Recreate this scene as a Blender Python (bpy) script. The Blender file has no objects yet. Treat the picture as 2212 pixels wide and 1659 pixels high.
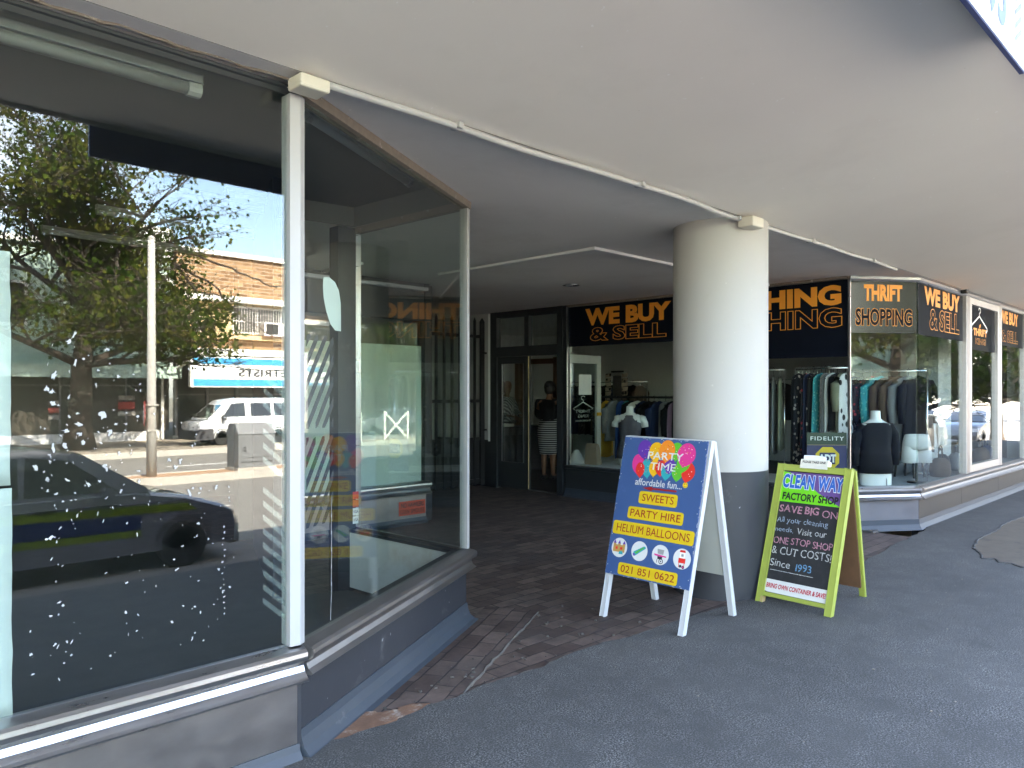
import bpy, bmesh, math, random
from mathutils import Vector, Matrix
random.seed(7)
S = bpy.context.scene
COL = S.collection
R = math.radians

# ------------------------------------------------------------------ camera, sky, sun, exposure
cd = bpy.data.cameras.new("camera"); cam = bpy.data.objects.new("camera", cd); COL.objects.link(cam)
cam.location = (-1.617, -2.83, 1.5)
cam.rotation_euler = (R(90), 0, R(-45.22))
cd.sensor_width = 36; cd.lens = 36*1661/2212; cd.shift_y = 0.0079
cd.clip_start = 0.05; cd.clip_end = 900
S.camera = cam
SUN_EL, SUN_ROT = R(42), R(-3)
W = bpy.data.worlds.new("World"); S.world = W; W.use_nodes = True
wn = W.node_tree; bg = wn.nodes["Background"]
sky = wn.nodes.new("ShaderNodeTexSky"); sky.sky_type = 'NISHITA'; sky.sun_disc = False
sky.sun_elevation = SUN_EL; sky.sun_rotation = SUN_ROT; sky.dust_density = 1.4
tcw = wn.nodes.new("ShaderNodeTexCoord"); nzw = wn.nodes.new("ShaderNodeTexNoise")
nzw.inputs["Scale"].default_value = 3.2; nzw.inputs["Detail"].default_value = 6
rmp = wn.nodes.new("ShaderNodeValToRGB"); rmp.color_ramp.elements[0].position = .5; rmp.color_ramp.elements[1].position = .72
mxw = wn.nodes.new("ShaderNodeMixRGB"); mxw.inputs[2].default_value = (6.0, 6.1, 6.4, 1)
sclw = wn.nodes.new("ShaderNodeMath"); sclw.operation = 'MULTIPLY'; sclw.inputs[1].default_value = .7
wn.links.new(tcw.outputs["Generated"], nzw.inputs["Vector"]); wn.links.new(nzw.outputs["Fac"], rmp.inputs[0])
wn.links.new(rmp.outputs[0], sclw.inputs[0]); wn.links.new(sclw.outputs[0], mxw.inputs[0])
wn.links.new(sky.outputs[0], mxw.inputs[1]); wn.links.new(mxw.outputs[0], bg.inputs[0])
bg.inputs[1].default_value = 0.15
sl = bpy.data.lights.new("sun", 'SUN'); sl.energy = 5.0; sl.angle = R(.5); sl.color = (1, .94, .84)
so = bpy.data.objects.new("sun", sl); COL.objects.link(so)
sd = Vector((math.sin(SUN_ROT)*math.cos(SUN_EL), math.cos(SUN_ROT)*math.cos(SUN_EL), math.sin(SUN_EL)))
so.rotation_euler = sd.to_track_quat('Z', 'Y').to_euler(); so.location = (0, 30, 30)
S.view_settings.view_transform = 'Standard'; S.view_settings.look = 'None'
S.view_settings.exposure = 3.92; S.view_settings.gamma = 1
S.view_settings.use_white_balance = True; S.view_settings.white_balance_temperature = 6850; S.view_settings.white_balance_tint = 12
S.render.engine = 'CYCLES'
S.cycles.use_denoising = True
S.cycles.max_bounces = 10; S.cycles.diffuse_bounces = 5; S.cycles.glossy_bounces = 5
S.cycles.transparent_max_bounces = 24; S.cycles.sample_clamp_indirect = 6
S.cycles.caustics_reflective = False; S.cycles.caustics_refractive = False

# ------------------------------------------------------------------ materials
def new_mat(name):
    m = bpy.data.materials.new(name); m.use_nodes = True
    return m, m.node_tree, m.node_tree.nodes["Principled BSDF"]
def coords(nt, scale=1.0):
    t = nt.nodes.new("ShaderNodeTexCoord"); mp = nt.nodes.new("ShaderNodeMapping")
    if not isinstance(scale, (tuple, list)): scale = (scale,)*3
    mp.inputs["Scale"].default_value = scale
    nt.links.new(t.outputs["Object"], mp.inputs["Vector"]); return mp.outputs[0]
def noise(nt, scale, detail=5, sc=1.0, rough=.55):
    n = nt.nodes.new("ShaderNodeTexNoise"); n.inputs["Scale"].default_value = scale
    n.inputs["Detail"].default_value = detail; n.inputs["Roughness"].default_value = rough
    nt.links.new(coords(nt, sc), n.inputs["Vector"]); return n.outputs["Fac"]
def ramp(nt, fac, stops):
    r = nt.nodes.new("ShaderNodeValToRGB"); e = r.color_ramp.elements
    while len(e) < len(stops): e.new(.5)
    for i, (p, c) in enumerate(stops):
        e[i].position = p; e[i].color = (*c, 1) if len(c) == 3 else c
    nt.links.new(fac, r.inputs[0]); return r.outputs[0]
def mixc(nt, fac, a, b, mode='MIX'):
    m = nt.nodes.new("ShaderNodeMixRGB"); m.blend_type = mode
    for i, v in ((0, fac), (1, a), (2, b)):
        if isinstance(v, (int, float)): m.inputs[i].default_value = v
        elif isinstance(v, tuple): m.inputs[i].default_value = (*v, 1) if len(v) == 3 else v
        else: nt.links.new(v, m.inputs[i])
    return m.outputs[0]
def bump(nt, b, h, strength=.3, dist=.01):
    n = nt.nodes.new("ShaderNodeBump"); n.inputs["Strength"].default_value = strength; n.inputs["Distance"].default_value = dist
    nt.links.new(h, n.inputs["Height"]); nt.links.new(n.outputs[0], b.inputs["Normal"])
def mat(name, c, rough=.6, metal=0, var=.12, vs=6, bmp=0, bs=60, coat=0, spec=.5, dirt=None, ds=3, dpos=(.55, .75), specks=None):
    m, nt, b = new_mat(name)
    n = noise(nt, vs)
    col = mixc(nt, n, tuple(x*(1-var) for x in c), tuple(min(1, x*(1+var)) for x in c))
    if dirt:
        col = mixc(nt, ramp(nt, noise(nt, ds, 8, 1, .68), [(dpos[0], (0, 0, 0)), (dpos[1], (1, 1, 1))]), col, dirt)
    nt.links.new(col, b.inputs["Base Color"])
    b.inputs["Roughness"].default_value = rough; b.inputs["Metallic"].default_value = metal
    b.inputs["Specular IOR Level"].default_value = spec
    if coat: b.inputs["Coat Weight"].default_value = coat; b.inputs["Coat Roughness"].default_value = .04
    if specks:
        col = mixc(nt, ramp(nt, noise(nt, 26, 2, 1, .5), [(.74, (0, 0, 0)), (.775, (.8, .8, .8))]), col, specks[0]); col = mixc(nt, ramp(nt, noise(nt, 17, 3, (1, 1.3, 1), .6), [(.76, (0, 0, 0)), (.80, (.7, .7, .7))]), col, specks[1]); nt.links.new(col, b.inputs["Base Color"])
    if bmp: bump(nt, b, noise(nt, bs, 4), bmp, .004)
    return m
def glass(name, f0, tint=(.93, .97, .95), wob=0.0):
    m = bpy.data.materials.new(name); m.use_nodes = True; nt = m.node_tree
    for n in list(nt.nodes): nt.nodes.remove(n)
    o = nt.nodes.new("ShaderNodeOutputMaterial"); mx = nt.nodes.new("ShaderNodeMixShader")
    t = nt.nodes.new("ShaderNodeBsdfTransparent"); t.inputs[0].default_value = (*tint, 1)
    g = nt.nodes.new("ShaderNodeBsdfGlossy"); g.inputs["Roughness"].default_value = 0.0
    lw = nt.nodes.new("ShaderNodeLayerWeight"); lw.inputs[0].default_value = .5
    p = nt.nodes.new("ShaderNodeMath"); p.operation = 'POWER'; p.inputs[1].default_value = 5
    q = nt.nodes.new("ShaderNodeMath"); q.operation = 'MULTIPLY_ADD'; q.inputs[1].default_value = 1-f0; q.inputs[2].default_value = f0
    nt.links.new(lw.outputs["Facing"], p.inputs[0]); nt.links.new(p.outputs[0], q.inputs[0])
    nt.links.new(q.outputs[0], mx.inputs[0]); nt.links.new(t.outputs[0], mx.inputs[1]); nt.links.new(g.outputs[0], mx.inputs[2])
    if wob:
        bn = nt.nodes.new("ShaderNodeBump"); bn.inputs["Strength"].default_value = wob; bn.inputs["Distance"].default_value = .02
        nt.links.new(noise(nt, 1.6, 1), bn.inputs["Height"]); nt.links.new(bn.outputs[0], g.inputs["Normal"])
    nt.links.new(mx.outputs[0], o.inputs[0]); return m

M = {}
M['glass'] = glass('window_glass', .072)
M['glass_oblique'] = glass('oblique_glass', .07)
M['plaster'] = mat('soffit_plaster', (.78, .745, .69), .85, var=.05, vs=1.3, bmp=.12, bs=18, dirt=(.72, .685, .63), ds=1.1, dpos=(.55, .85), specks=((.88, .87, .85), (.42, .37, .31)))
M['plaster_in'] = mat('ceiling_plaster', (.72, .70, .67), .85, var=.05, vs=1.1, bmp=.12, bs=18, dirt=(.60, .57, .53), ds=1.4, dpos=(.5, .85), specks=((.85, .84, .82), (.42, .37, .31)))
M['white_paint'] = mat('white_gloss_paint', (.78, .78, .77), .4, var=.04, bmp=.05)
M['cream'] = mat('cream_plastic', (.60, .57, .48), .45, var=.04)
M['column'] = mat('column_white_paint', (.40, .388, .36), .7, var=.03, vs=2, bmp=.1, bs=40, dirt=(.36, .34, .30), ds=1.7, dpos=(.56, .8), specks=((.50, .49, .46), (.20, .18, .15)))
M['slate'] = mat('slate_grey_paint', (.024, .026, .032), .55, var=.15, vs=4, bmp=.15, bs=30, dirt=(.10, .10, .10), ds=5, dpos=(.60, .8), specks=((.30, .30, .31), (.012, .012, .014)))
M['skirt_paint'] = mat('blue_grey_skirting_paint', (.038, .048, .061), .5, var=.15, vs=4, bmp=.15, bs=30, dirt=(.15, .15, .15), ds=5, dpos=(.66, .8))
M['dark_frame'] = mat('dark_door_paint', (.022, .025, .028), .5, var=.2)
M['wall_grey'] = mat('grey_wall', (.42, .42, .41), .9, var=.06)
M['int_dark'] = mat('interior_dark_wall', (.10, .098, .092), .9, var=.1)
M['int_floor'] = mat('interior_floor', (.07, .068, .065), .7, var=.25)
M['int_white'] = mat('interior_white', (.62, .62, .60), .8, var=.06)
M['lining'] = mat('display_lining', (.60, .58, .55), .75, var=.06, dirt=(.35, .22, .10), ds=1.2, dpos=(.5, .8))
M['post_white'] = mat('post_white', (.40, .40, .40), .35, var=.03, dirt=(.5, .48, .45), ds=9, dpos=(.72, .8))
M['header'] = mat('timber_header', (.20, .165, .13), .7, var=.3, vs=30, dirt=(.5, .47, .42), ds=14, dpos=(.6, .7))
M['paper'] = mat('window_paper', (.60, .655, .62), .8, var=.05, vs=9, bmp=.3, bs=14)
M['residue'] = mat('paper_residue', (.38, .39, .39), .8, var=.1, vs=40)
M['band'] = mat('black_vinyl', (.007, .009, .015), .28, var=.2, spec=.03)
M['band_facet'] = mat('glossy_black_vinyl', (.007, .009, .015), .16, var=.2, spec=.9)
M['orange'] = mat('orange_vinyl', (.80, .30, .03), .5, var=.05)
M['white_vinyl'] = mat('white_vinyl', (.82, .82, .82), .5, var=.03)
M['tube_dimmed'] = mat('dimmed_tube_diffuser', (.15, .155, .155), .3, var=.02)  # diffuser darkened in colour, standing for dimmer light on the tube by the pane
M['black'] = mat('black_plastic', (.012, .012, .013), .5, var=.2)
M['wood_brown'] = mat('brown_hardboard', (.13, .065, .03), .7, var=.25, vs=14, bmp=.2, bs=90)
def metalmat(name, c, rough, sc):
    m, nt, b = new_mat(name)
    n = noise(nt, 4, 6, sc, .7)
    nt.links.new(mixc(nt, n, tuple(x*.75 for x in c), tuple(min(1, x*1.1) for x in c)), b.inputs["Base Color"])
    r2 = nt.nodes.new("ShaderNodeMapRange"); r2.inputs[3].default_value = rough-.1; r2.inputs[4].default_value = rough+.15
    nt.links.new(n, r2.inputs[0]); nt.links.new(r2.outputs[0], b.inputs["Roughness"])
    b.inputs["Metallic"].default_value = 1
    return m
M['alu'] = metalmat('brushed_aluminium', (.52, .52, .53), .28, (1, 1, 14))
M['alu_dull'] = metalmat('weathered_aluminium', (.30, .285, .275), .42, (1.5, 1.5, 9))
M['alu_frame'] = metalmat('window_frame_aluminium', (.50, .49, .48), .42, (1.5, 1.5, 9))
M['steel_panel'] = metalmat('pale_kick_panel', (.39, .372, .372), .34, (1.2, 1.2, 2.2))
M['steel_dim'] = metalmat('dimmed_kick_panel', (.25, .25, .27), .5, (1.2, 1.2, 2.2))  # kick panel copy dimmed in colour for the weaker reflection at the corner
M['steel_shaded'] = mat('shaded_kick_panel', (.036, .032, .028), .5, .1, var=.2, vs=1.6, dirt=(.05, .045, .04), ds=2)  # same panel finish; its darker street-side reflection is put into the brown
M['chrome'] = metalmat('chrome_tube', (.86, .86, .88), .16, 2)

# asphalt
m, nt, b = new_mat('asphalt'); M['asphalt'] = m
n1 = noise(nt, 135, 2, 1, .6); n2 = noise(nt, 90, 3); n3 = noise(nt, .9, 6, 1, .65); n4 = noise(nt, 5, 7, 1, .7)
c = ramp(nt, n1, [(.37, (.024, .024, .023)), (.50, (.078, .077, .073)), (.65, (.25, .24, .23))])
pat = mixc(nt, ramp(nt, n4, [(.38, (.18, .18, .18)), (.66, (.95, .95, .95))]), (.072, .071, .067), c)
c2 = mixc(nt, ramp(nt, n3, [(.35, (.72, .75, .80)), (.7, (1.12, 1.10, 1.06))]), (1, 1, 1), (1, 1, 1))
pat = mixc(nt, 1.0, pat, ramp(nt, n3, [(.30, (.66, .67, .68)), (.70, (1.0, 1.0, 1.0))]), 'MULTIPLY')
tc = nt.nodes.new("ShaderNodeTexCoord"); mp = nt.nodes.new("ShaderNodeMapping")     # the pale dried spill beside the patch
mp.inputs["Location"].default_value = (-7.65*2.1, .56*6.5, 0); mp.inputs["Scale"].default_value = (2.1, 6.5, .01)
gr = nt.nodes.new("ShaderNodeTexGradient"); gr.gradient_type = 'SPHERICAL'
nt.links.new(tc.outputs["Object"], mp.inputs[0]); nt.links.new(mp.outputs[0], gr.inputs[0])
sp = mixc(nt, 1.0, ramp(nt, gr.outputs["Fac"], [(0, (0, 0, 0)), (.8, (.9, .9, .9))]), ramp(nt, n4, [(.3, (.1, .1, .1)), (.6, (1, 1, 1))]), 'MULTIPLY')
nt.links.new(mixc(nt, sp, pat, (.55, .54, .52)), b.inputs["Base Color"]); b.inputs["Roughness"].default_value = .82
b.inputs["Specular IOR Level"].default_value = .35
bump(nt, b, n1, .55, .004)
# brick pavers
def pavers(name, rot):
    m, nt, b = new_mat(name)
    t = nt.nodes.new("ShaderNodeTexCoord"); mp = nt.nodes.new("ShaderNodeMapping"); mp.inputs["Rotation"].default_value = (0, 0, rot)
    nt.links.new(t.outputs["Object"], mp.inputs[0])
    wob = nt.nodes.new("ShaderNodeTexNoise"); wob.inputs["Scale"].default_value = 5
    nt.links.new(mp.outputs[0], wob.inputs["Vector"])
    ad = mixc(nt, .022, mp.outputs[0], wob.outputs["Color"])
    br = nt.nodes.new("ShaderNodeTexBrick"); nt.links.new(ad, br.inputs["Vector"])
    br.inputs["Scale"].default_value = 1; br.inputs["Brick Width"].default_value = .225; br.inputs["Row Height"].default_value = .112
    br.inputs["Mortar Size"].default_value = .0045; br.inputs["Mortar Smooth"].default_value = .25; br.inputs["Bias"].default_value = -.1
    br.inputs["Color1"].default_value = (.070, .050, .043, 1); br.inputs["Color2"].default_value = (.145, .112, .096, 1)
    br.inputs["Mortar"].default_value = (.020, .018, .017, 1)
    n = noise(nt, 7, 7, 1, .7); n2 = noise(nt, 60, 4); n3 = noise(nt, 1.7, 5)
    c = mixc(nt, .8, br.outputs["Color"], ramp(nt, n, [(.32, (.42, .38, .36)), (.68, (1.25, 1.15, 1.08))]), 'MULTIPLY')
    c = mixc(nt, ramp(nt, n3, [(.50, (0, 0, 0)), (.72, (.6, .6, .6))]), c, (.055, .048, .044))
    c = mixc(nt, ramp(nt, n2, [(.68, (0, 0, 0)), (.78, (.5, .5, .5))]), c, (.24, .22, .2))
    nt.links.new(c, b.inputs["Base Color"]); b.inputs["Roughness"].default_value = .62
    h = mixc(nt, .25, br.outputs["Fac"], n2)
    inv = nt.nodes.new("ShaderNodeInvert"); nt.links.new(h, inv.inputs[1]); bump(nt, b, inv.outputs[0], .7, .008)
    return m
M['pavers'] = pavers('brick_pavers', 0); M['pavers_edge'] = pavers('brick_border', R(-28.2))
M['old_concrete'] = mat('worn_concrete', (.10, .080, .058), .9, var=.35, vs=5, bmp=.6, bs=30, dirt=(.05, .042, .034), ds=4, dpos=(.55, .7))
M['mortar'] = mat('old_mortar', (.085, .076, .066), .9, var=.5, vs=30)
M['rubble'] = mat('broken_brick', (.16, .085, .05), .95, var=.5, vs=16, bmp=1.0, bs=40, dirt=(.30, .26, .22), ds=14, dpos=(.56, .7))
M['road'] = mat('road_asphalt', (.19, .178, .16), .85, var=.2, vs=1.5, bmp=.3, bs=200)
M['paving'] = mat('far_paving', (.30, .255, .20), .9, var=.25, vs=2.5)
M['median'] = mat('median_brick', (.36, .22, .13), .9, var=.25, vs=3)
M['kerb'] = mat('kerb_concrete', (.40, .38, .34), .9, var=.25, vs=4)
M['earth'] = mat('earth', (.16, .15, .11), .95, var=.3, vs=.2)
M['road_white'] = mat('road_marking', (.72, .72, .70), .7, var=.1)

# ------------------------------------------------------------------ mesh builder
ORG = {}
class MB:
    def __init__(s): s.bm = bmesh.new(); s.mi = 0
    def _f(s, vs):
        try: f = s.bm.faces.new(vs); f.material_index = s.mi; return f
        except ValueError: return None
    def poly(s, pts): return s._f([s.bm.verts.new(p) for p in pts])
    def prism(s, pts, vec):
        vec = Vector(vec); a = [s.bm.verts.new(p) for p in pts]; b = [s.bm.verts.new(Vector(p)+vec) for p in pts]
        n = len(a); s._f(a[::-1]); s._f(b)
        for i in range(n): s._f([a[i], a[(i+1) % n], b[(i+1) % n], b[i]])
    def box(s, x0, y0, z0, x1, y1, z1, bev=0):
        if bev:
            t = bmesh.new(); bmesh.ops.create_cube(t, size=1)
            for v in t.verts: v.co = Vector(((x0+x1)/2+v.co.x*(x1-x0), (y0+y1)/2+v.co.y*(y1-y0), (z0+z1)/2+v.co.z*(z1-z0)))
            bmesh.ops.bevel(t, geom=list(t.edges), offset=bev, segments=2, affect='EDGES', profile=.5)
            s._merge(t); return
        s.prism([(x0, y0, z0), (x1, y0, z0), (x1, y1, z0), (x0, y1, z0)], (0, 0, z1-z0))
    def _merge(s, t):
        mp = {}
        for v in t.verts: mp[v] = s.bm.verts.new(v.co)
        for f in t.faces: s._f([mp[v] for v in f.verts])
        t.free()
    def obar(s, p, q, w, h, up=(0, 0, 1), bev=0):      # a square bar from p to q
        p, q = Vector(p), Vector(q); d = (q-p); L = d.length; d.normalize()
        u = Vector(up); r = d.cross(u); r.normalize(); u = r.cross(d)
        t = bmesh.new(); bmesh.ops.create_cube(t, size=1)
        for v in t.verts: v.co = p + d*(v.co.x+.5)*L + r*v.co.y*w + u*v.co.z*h
        if bev: bmesh.ops.bevel(t, geom=list(t.edges), offset=bev, segments=2, affect='EDGES', profile=.5)
        s._merge(t)
    def tube(s, path, r, n=8, cap=True):
        path = [Vector(p) for p in path]; rr = r if isinstance(r, (list, tuple)) else [r]*len(path); rings = []
        for i, p in enumerate(path):
            d = (path[min(i+1, len(path)-1)]-path[max(i-1, 0)]).normalized()
            a = Vector((0, 0, 1)) if abs(d.z) < .9 else Vector((1, 0, 0))
            u = d.cross(a).normalized(); v = d.cross(u)
            rings.append([s.bm.verts.new(p+(u*math.cos(k*2*math.pi/n)+v*math.sin(k*2*math.pi/n))*rr[i]) for k in range(n)])
        for A, B in zip(rings, rings[1:]):
            for k in range(n): s._f([A[k], A[(k+1) % n], B[(k+1) % n], B[k]])
        if cap: s._f(rings[0][::-1]); s._f(rings[-1])
    def loft(s, rings, cap=True):
        rs = [[s.bm.verts.new(p) for p in r] for r in rings]; n = len(rs[0])
        for A, B in zip(rs, rs[1:]):
            for k in range(n): s._f([A[k], A[(k+1) % n], B[(k+1) % n], B[k]])
        if cap: s._f(rs[0][::-1]); s._f(rs[-1])
    def lathe(s, prof, c=(0, 0, 0), n=32, sx=1, sy=1, cap=True):
        s.loft([[(c[0]+r*sx*math.cos(k*2*math.pi/n), c[1]+r*sy*math.sin(k*2*math.pi/n), c[2]+z) for k in range(n)] for r, z in prof], cap)
    def sweep(s, prof, path, cap=True):      # prof: (out, z) with out to the right of travel; path: xy list, mitred
        P = [Vector(p) for p in path]; rings = []
        for i, p in enumerate(P):
            ds = []
            if i: ds.append((P[i]-P[i-1]).normalized())
            if i < len(P)-1: ds.append((P[i+1]-P[i]).normalized())
            ns = [Vector((d.y, -d.x)) for d in ds]; n = ns[0] if len(ns) == 1 else (ns[0]+ns[1]).normalized()
            k = 1/max(.3, n.dot(ns[0]))
            rings.append([(p.x+n.x*o*k, p.y+n.y*o*k, z) for o, z in prof])
        s.loft(rings, cap)
    def build(s, name, mats, parent=None, smooth=False, org=None, flat_angle=None):
        bmesh.ops.recalc_face_normals(s.bm, faces=s.bm.faces[:])
        me = bpy.data.meshes.new(name); o = bpy.data.objects.new(name, me); COL.objects.link(o)
        if parent is None:
            if org is None:
                xs = [v.co for v in s.bm.verts]
                org = Vector(((min(v.x for v in xs)+max(v.x for v in xs))/2, (min(v.y for v in xs)+max(v.y for v in xs))/2, min(v.z for v in xs)))
            org = Vector(org); o.location = org
        else:
            org = ORG[parent.name]; o.parent = parent
        for v in s.bm.verts: v.co -= org
        ORG[o.name] = org
        s.bm.to_mesh(me); s.bm.free()
        for mm in (mats if isinstance(mats, (list, tuple)) else [mats]): me.materials.append(M[mm] if isinstance(mm, str) else mm)
        if smooth:
            me.shade_smooth()
            if flat_angle:
                me.set_sharp_from_angle(angle=R(flat_angle))
        return o
def tag(o, label=None, cat=None, group=None, kind=None):
    if label: o['label'] = label
    if cat: o['category'] = cat
    if group: o['group'] = group
    if kind: o['kind'] = kind
    return o
def root(name, loc, label, cat, group=None):
    o = bpy.data.objects.new(name, None); o.empty_display_size = .1; COL.objects.link(o); o.location = loc
    ORG[o.name] = Vector(loc); return tag(o, label, cat, group)

# lettering: real letter shapes, laid on a surface through a frame (origin, right, up)
_tc = {}
def letters(s, bold=0.0, shear=0.0, space=1.0, ext=.0):
    key = (s, bold, shear, space)
    if key not in _tc:
        cu = bpy.data.curves.new("t", 'FONT'); cu.body = s; cu.size = 1; cu.offset = bold; cu.shear = shear; cu.space_character = space
        cu.resolution_u = 3
        ob = bpy.data.objects.new("t", cu); me = ob.to_mesh()
        vs = [v.co.copy() for v in me.vertices]; fs = [tuple(p.vertices) for p in me.polygons]
        ob.to_mesh_clear(); bpy.data.objects.remove(ob); bpy.data.curves.remove(cu)
        _tc[key] = (vs, fs)
    return _tc[key]
class Frame:
    def __init__(s, o, r, u):
        s.o = Vector(o); s.r = Vector(r).normalized(); s.u = Vector(u).normalized(); s.n = s.r.cross(s.u)
    def p(s, u, v, w=0): return s.o+s.r*u+s.u*v+s.n*w
def put_text(mb, fr, txt, u0, v0, u1, v1, w=.002, bold=0., shear=0., space=1., rot=0., ref=None):
    """letters fitted to the box u0..u1, v0..v1 of the frame"""
    if 'M' in txt and bold > 0:      # the M of this face breaks when fattened: thicken it by small shifts instead
        k = bold*(u1-u0)/max(1, len(txt))*.9
        for i, d in enumerate((-1, -.33, .33, 1)): put_text(mb, fr, txt, u0+d*k, v0, u1+d*k, v1, w+i*6e-5, 0, shear, space, rot)
        return
    vs, fs = letters(txt, bold, shear, space)
    rv = letters(txt, 0, shear, space)[0] if ref is None else ref
    x0 = min(v.x for v in rv); x1 = max(v.x for v in rv); y0 = min(v.y for v in rv); y1 = max(v.y for v in rv)
    sx = (u1-u0)/(x1-x0); sy = (v1-v0)/(y1-y0)
    cu, cv = (u0+u1)/2, (v0+v1)/2; cr, sr = math.cos(rot), math.sin(rot)
    out = []
    for v in vs:
        a, b_ = u0+(v.x-x0)*sx-cu, v0+(v.y-y0)*sy-cv
        out.append(mb.bm.verts.new(fr.p(cu+a*cr-b_*sr, cv+a*sr+b_*cr, w)))
    for f in fs: mb._f([out[i] for i in f])
def rrect(fr, u0, v0, u1, v1, r, w, n=5):
    pts = []
    for cx, cy, a0 in ((u1-r, v1-r, 0), (u0+r, v1-r, 90), (u0+r, v0+r, 180), (u1-r, v0+r, 270)):
        for k in range(n+1):
            a = R(a0+90*k/n); pts.append(fr.p(cx+r*math.cos(a), cy+r*math.sin(a), w))
    return pts
def disc(fr, u, v, ru, rv, w, n=28, rot=0):
    c, s_ = math.cos(rot), math.sin(rot); o = []
    for k in range(n):
        a = 2*math.pi*k/n; x, y = ru*math.cos(a), rv*math.sin(a); o.append(fr.p(u+x*c-y*s_, v+x*s_+y*c, w))
    return o
def blob(fr, u, v, ru, rv, w, n=9, jit=.5):
    ph = random.random()*6.3
    return [fr.p(u+ru*math.cos(ph+2*math.pi*k/n)*random.uniform(1-jit, 1+jit*.6), v+rv*math.sin(ph+2*math.pi*k/n)*random.uniform(1-jit, 1+jit*.6), w) for k in range(n)]
# ------------------------------------------------------------------ setting
def struct(mb, name, m, **k): return tag(mb.build(name, m, **k), kind='structure')
b = MB(); b.poly([(-260, -320, -.95), (320, -320, -.95), (320, 200, -.95), (-260, 200, -.95)]); struct(b, 'ground', 'earth')
b = MB(); b.box(-110, -26, -.93, 190, -4.75, -.85); struct(b, 'road', 'road')
b = MB()
for y in (-12.6, -21.9):
    for i in range(-12, 34): b.box(i*4.5-1.1, y-.06, -.85, i*4.5+1.1, y+.06, -.846)
struct(b, 'road_lines', 'road_white')
b = MB(); b.box(-110, -4.75, -.93, 190, -4.6, -.70, .02); b.box(-110, -26.15, -.93, 190, -26, -.64, .02); struct(b, 'kerb', 'kerb')
b = MB(); b.box(-110, -4.6, -.93, 190, -3.62, -.715); struct(b, 'lower_pavement', 'paving')
b = MB(); b.box(-110, -60, -.93, 190, -26.15, -.66); struct(b, 'far_pavement', 'paving')
b = MB(); pts = [(x, y, -.93) for x, y in [(6.0, -17.03), (5.22, -17.18), (4.79, -17.6), (5.22, -18.02), (6.0, -18.17), (59.9, -18.17), (59.9, -17.03)]]
b.prism(pts, (0, 0, .27)); tag(b.build('median', 'median'), kind='structure')
b = MB(); b.sweep([(0, -.93), (.14, -.93), (.14, -.675), (.11, -.645), (0, -.645)], [(60, -17), (6.0, -17), (5.2, -17.15), (4.75, -17.6), (5.2, -18.05), (6, -18.2), (60, -18.2)][::-1]); struct(b, 'median_kerb', 'kerb')

random.seed(3)
edge = []
ctrl = [(.17, .03), (.30, .008), (.9, .012), (1.9, .0), (2.77, -.085), (4.1, -.18), (5.38, -.27), (6.36, -.19), (7.1, -.17), (7.6, -.13)]
for (x0, y0), (x1, y1) in zip(ctrl, ctrl[1:]):
    n = max(2, int((x1-x0)/.05))
    for i in range(n):
        t = i/n; edge.append((x0+(x1-x0)*t, y0+(y1-y0)*t+random.uniform(-.009, .009)+.012*math.sin(x0*7+t*9)))
edge.append(ctrl[-1])
b = MB(); b.prism([(-14, -3.6, -.9), (26, -3.6, -.9), (26, .05, -.9), (7.62, .05, -.9)] + [(x, y, -.9) for x, y in edge[::-1]] + [(.17, .06, -.9), (-14, .06, -.9)], (0, 0, .912))
struct(b, 'walkway', 'asphalt')
b = MB(); b.tube([(x, y+.004, .004) for x, y in edge], [random.uniform(.004, .011) for _ in edge], 5); struct(b, 'asphalt_edge', 'mortar')
b = MB(); b.box(-.6, -.6, -.3, 6.95, 9, 0); struct(b, 'brick_paving', 'pavers')
AB = Vector((1.755, .94, 0)); LAB = AB.length; dAB = AB.normalized(); nAB = Vector((dAB.y, -dAB.x, 0))
b = MB(); p = [dAB*.05+nAB*.02, dAB*(LAB+.35)+nAB*.02, dAB*(LAB+.35)+nAB*.40, dAB*.55+nAB*.40]
b.prism([(q.x, q.y, -.02) for q in p], (0, 0, .0245)); struct(b, 'brick_border', 'pavers_edge')
b = MB()
q0, q1 = dAB*.75+nAB*.405, dAB*(LAB+.3)+nAB*.405
b.tube([q0+(q1-q0)*(i/24)+Vector((random.uniform(-.006, .006), random.uniform(-.006, .006), .002)) for i in range(25)], [random.uniform(.004, .012) for _ in range(25)], 5)
struct(b, 'border_joint', 'mortar')
pp = [(6.06, -1.30), (6.16, -1.22), (6.13, -1.12), (6.27, -1.06), (6.22, -.98), (6.40, -.93), (6.66, -.80), (7.0, -.735), (7.35, -.70), (7.9, -.71), (8.5, -.66), (9.2, -.70), (10.2, -.75), (10.6, -1.6), (9.5, -2.5), (7.6, -2.25), (6.6, -1.75), (6.2, -1.45)]
pp2 = []
for (x0, y0), (x1, y1) in zip(pp, pp[1:]+pp[:1]):
    n = max(2, int(math.hypot(x1-x0, y1-y0)/.06))
    for i in range(n): pp2.append((x0+(x1-x0)*i/n+random.uniform(-.012, .012), y0+(y1-y0)*i/n+random.uniform(-.012, .012)))
b = MB(); b.prism([(x, y, .004) for x, y in pp2], (0, 0, .0115)); struct(b, 'concrete_patch', 'old_concrete')
b = MB(); b.tube([(x, y, .012) for x, y in pp2+pp2[:1]], .011, 5, False); struct(b, 'patch_edge', 'asphalt')

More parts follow.
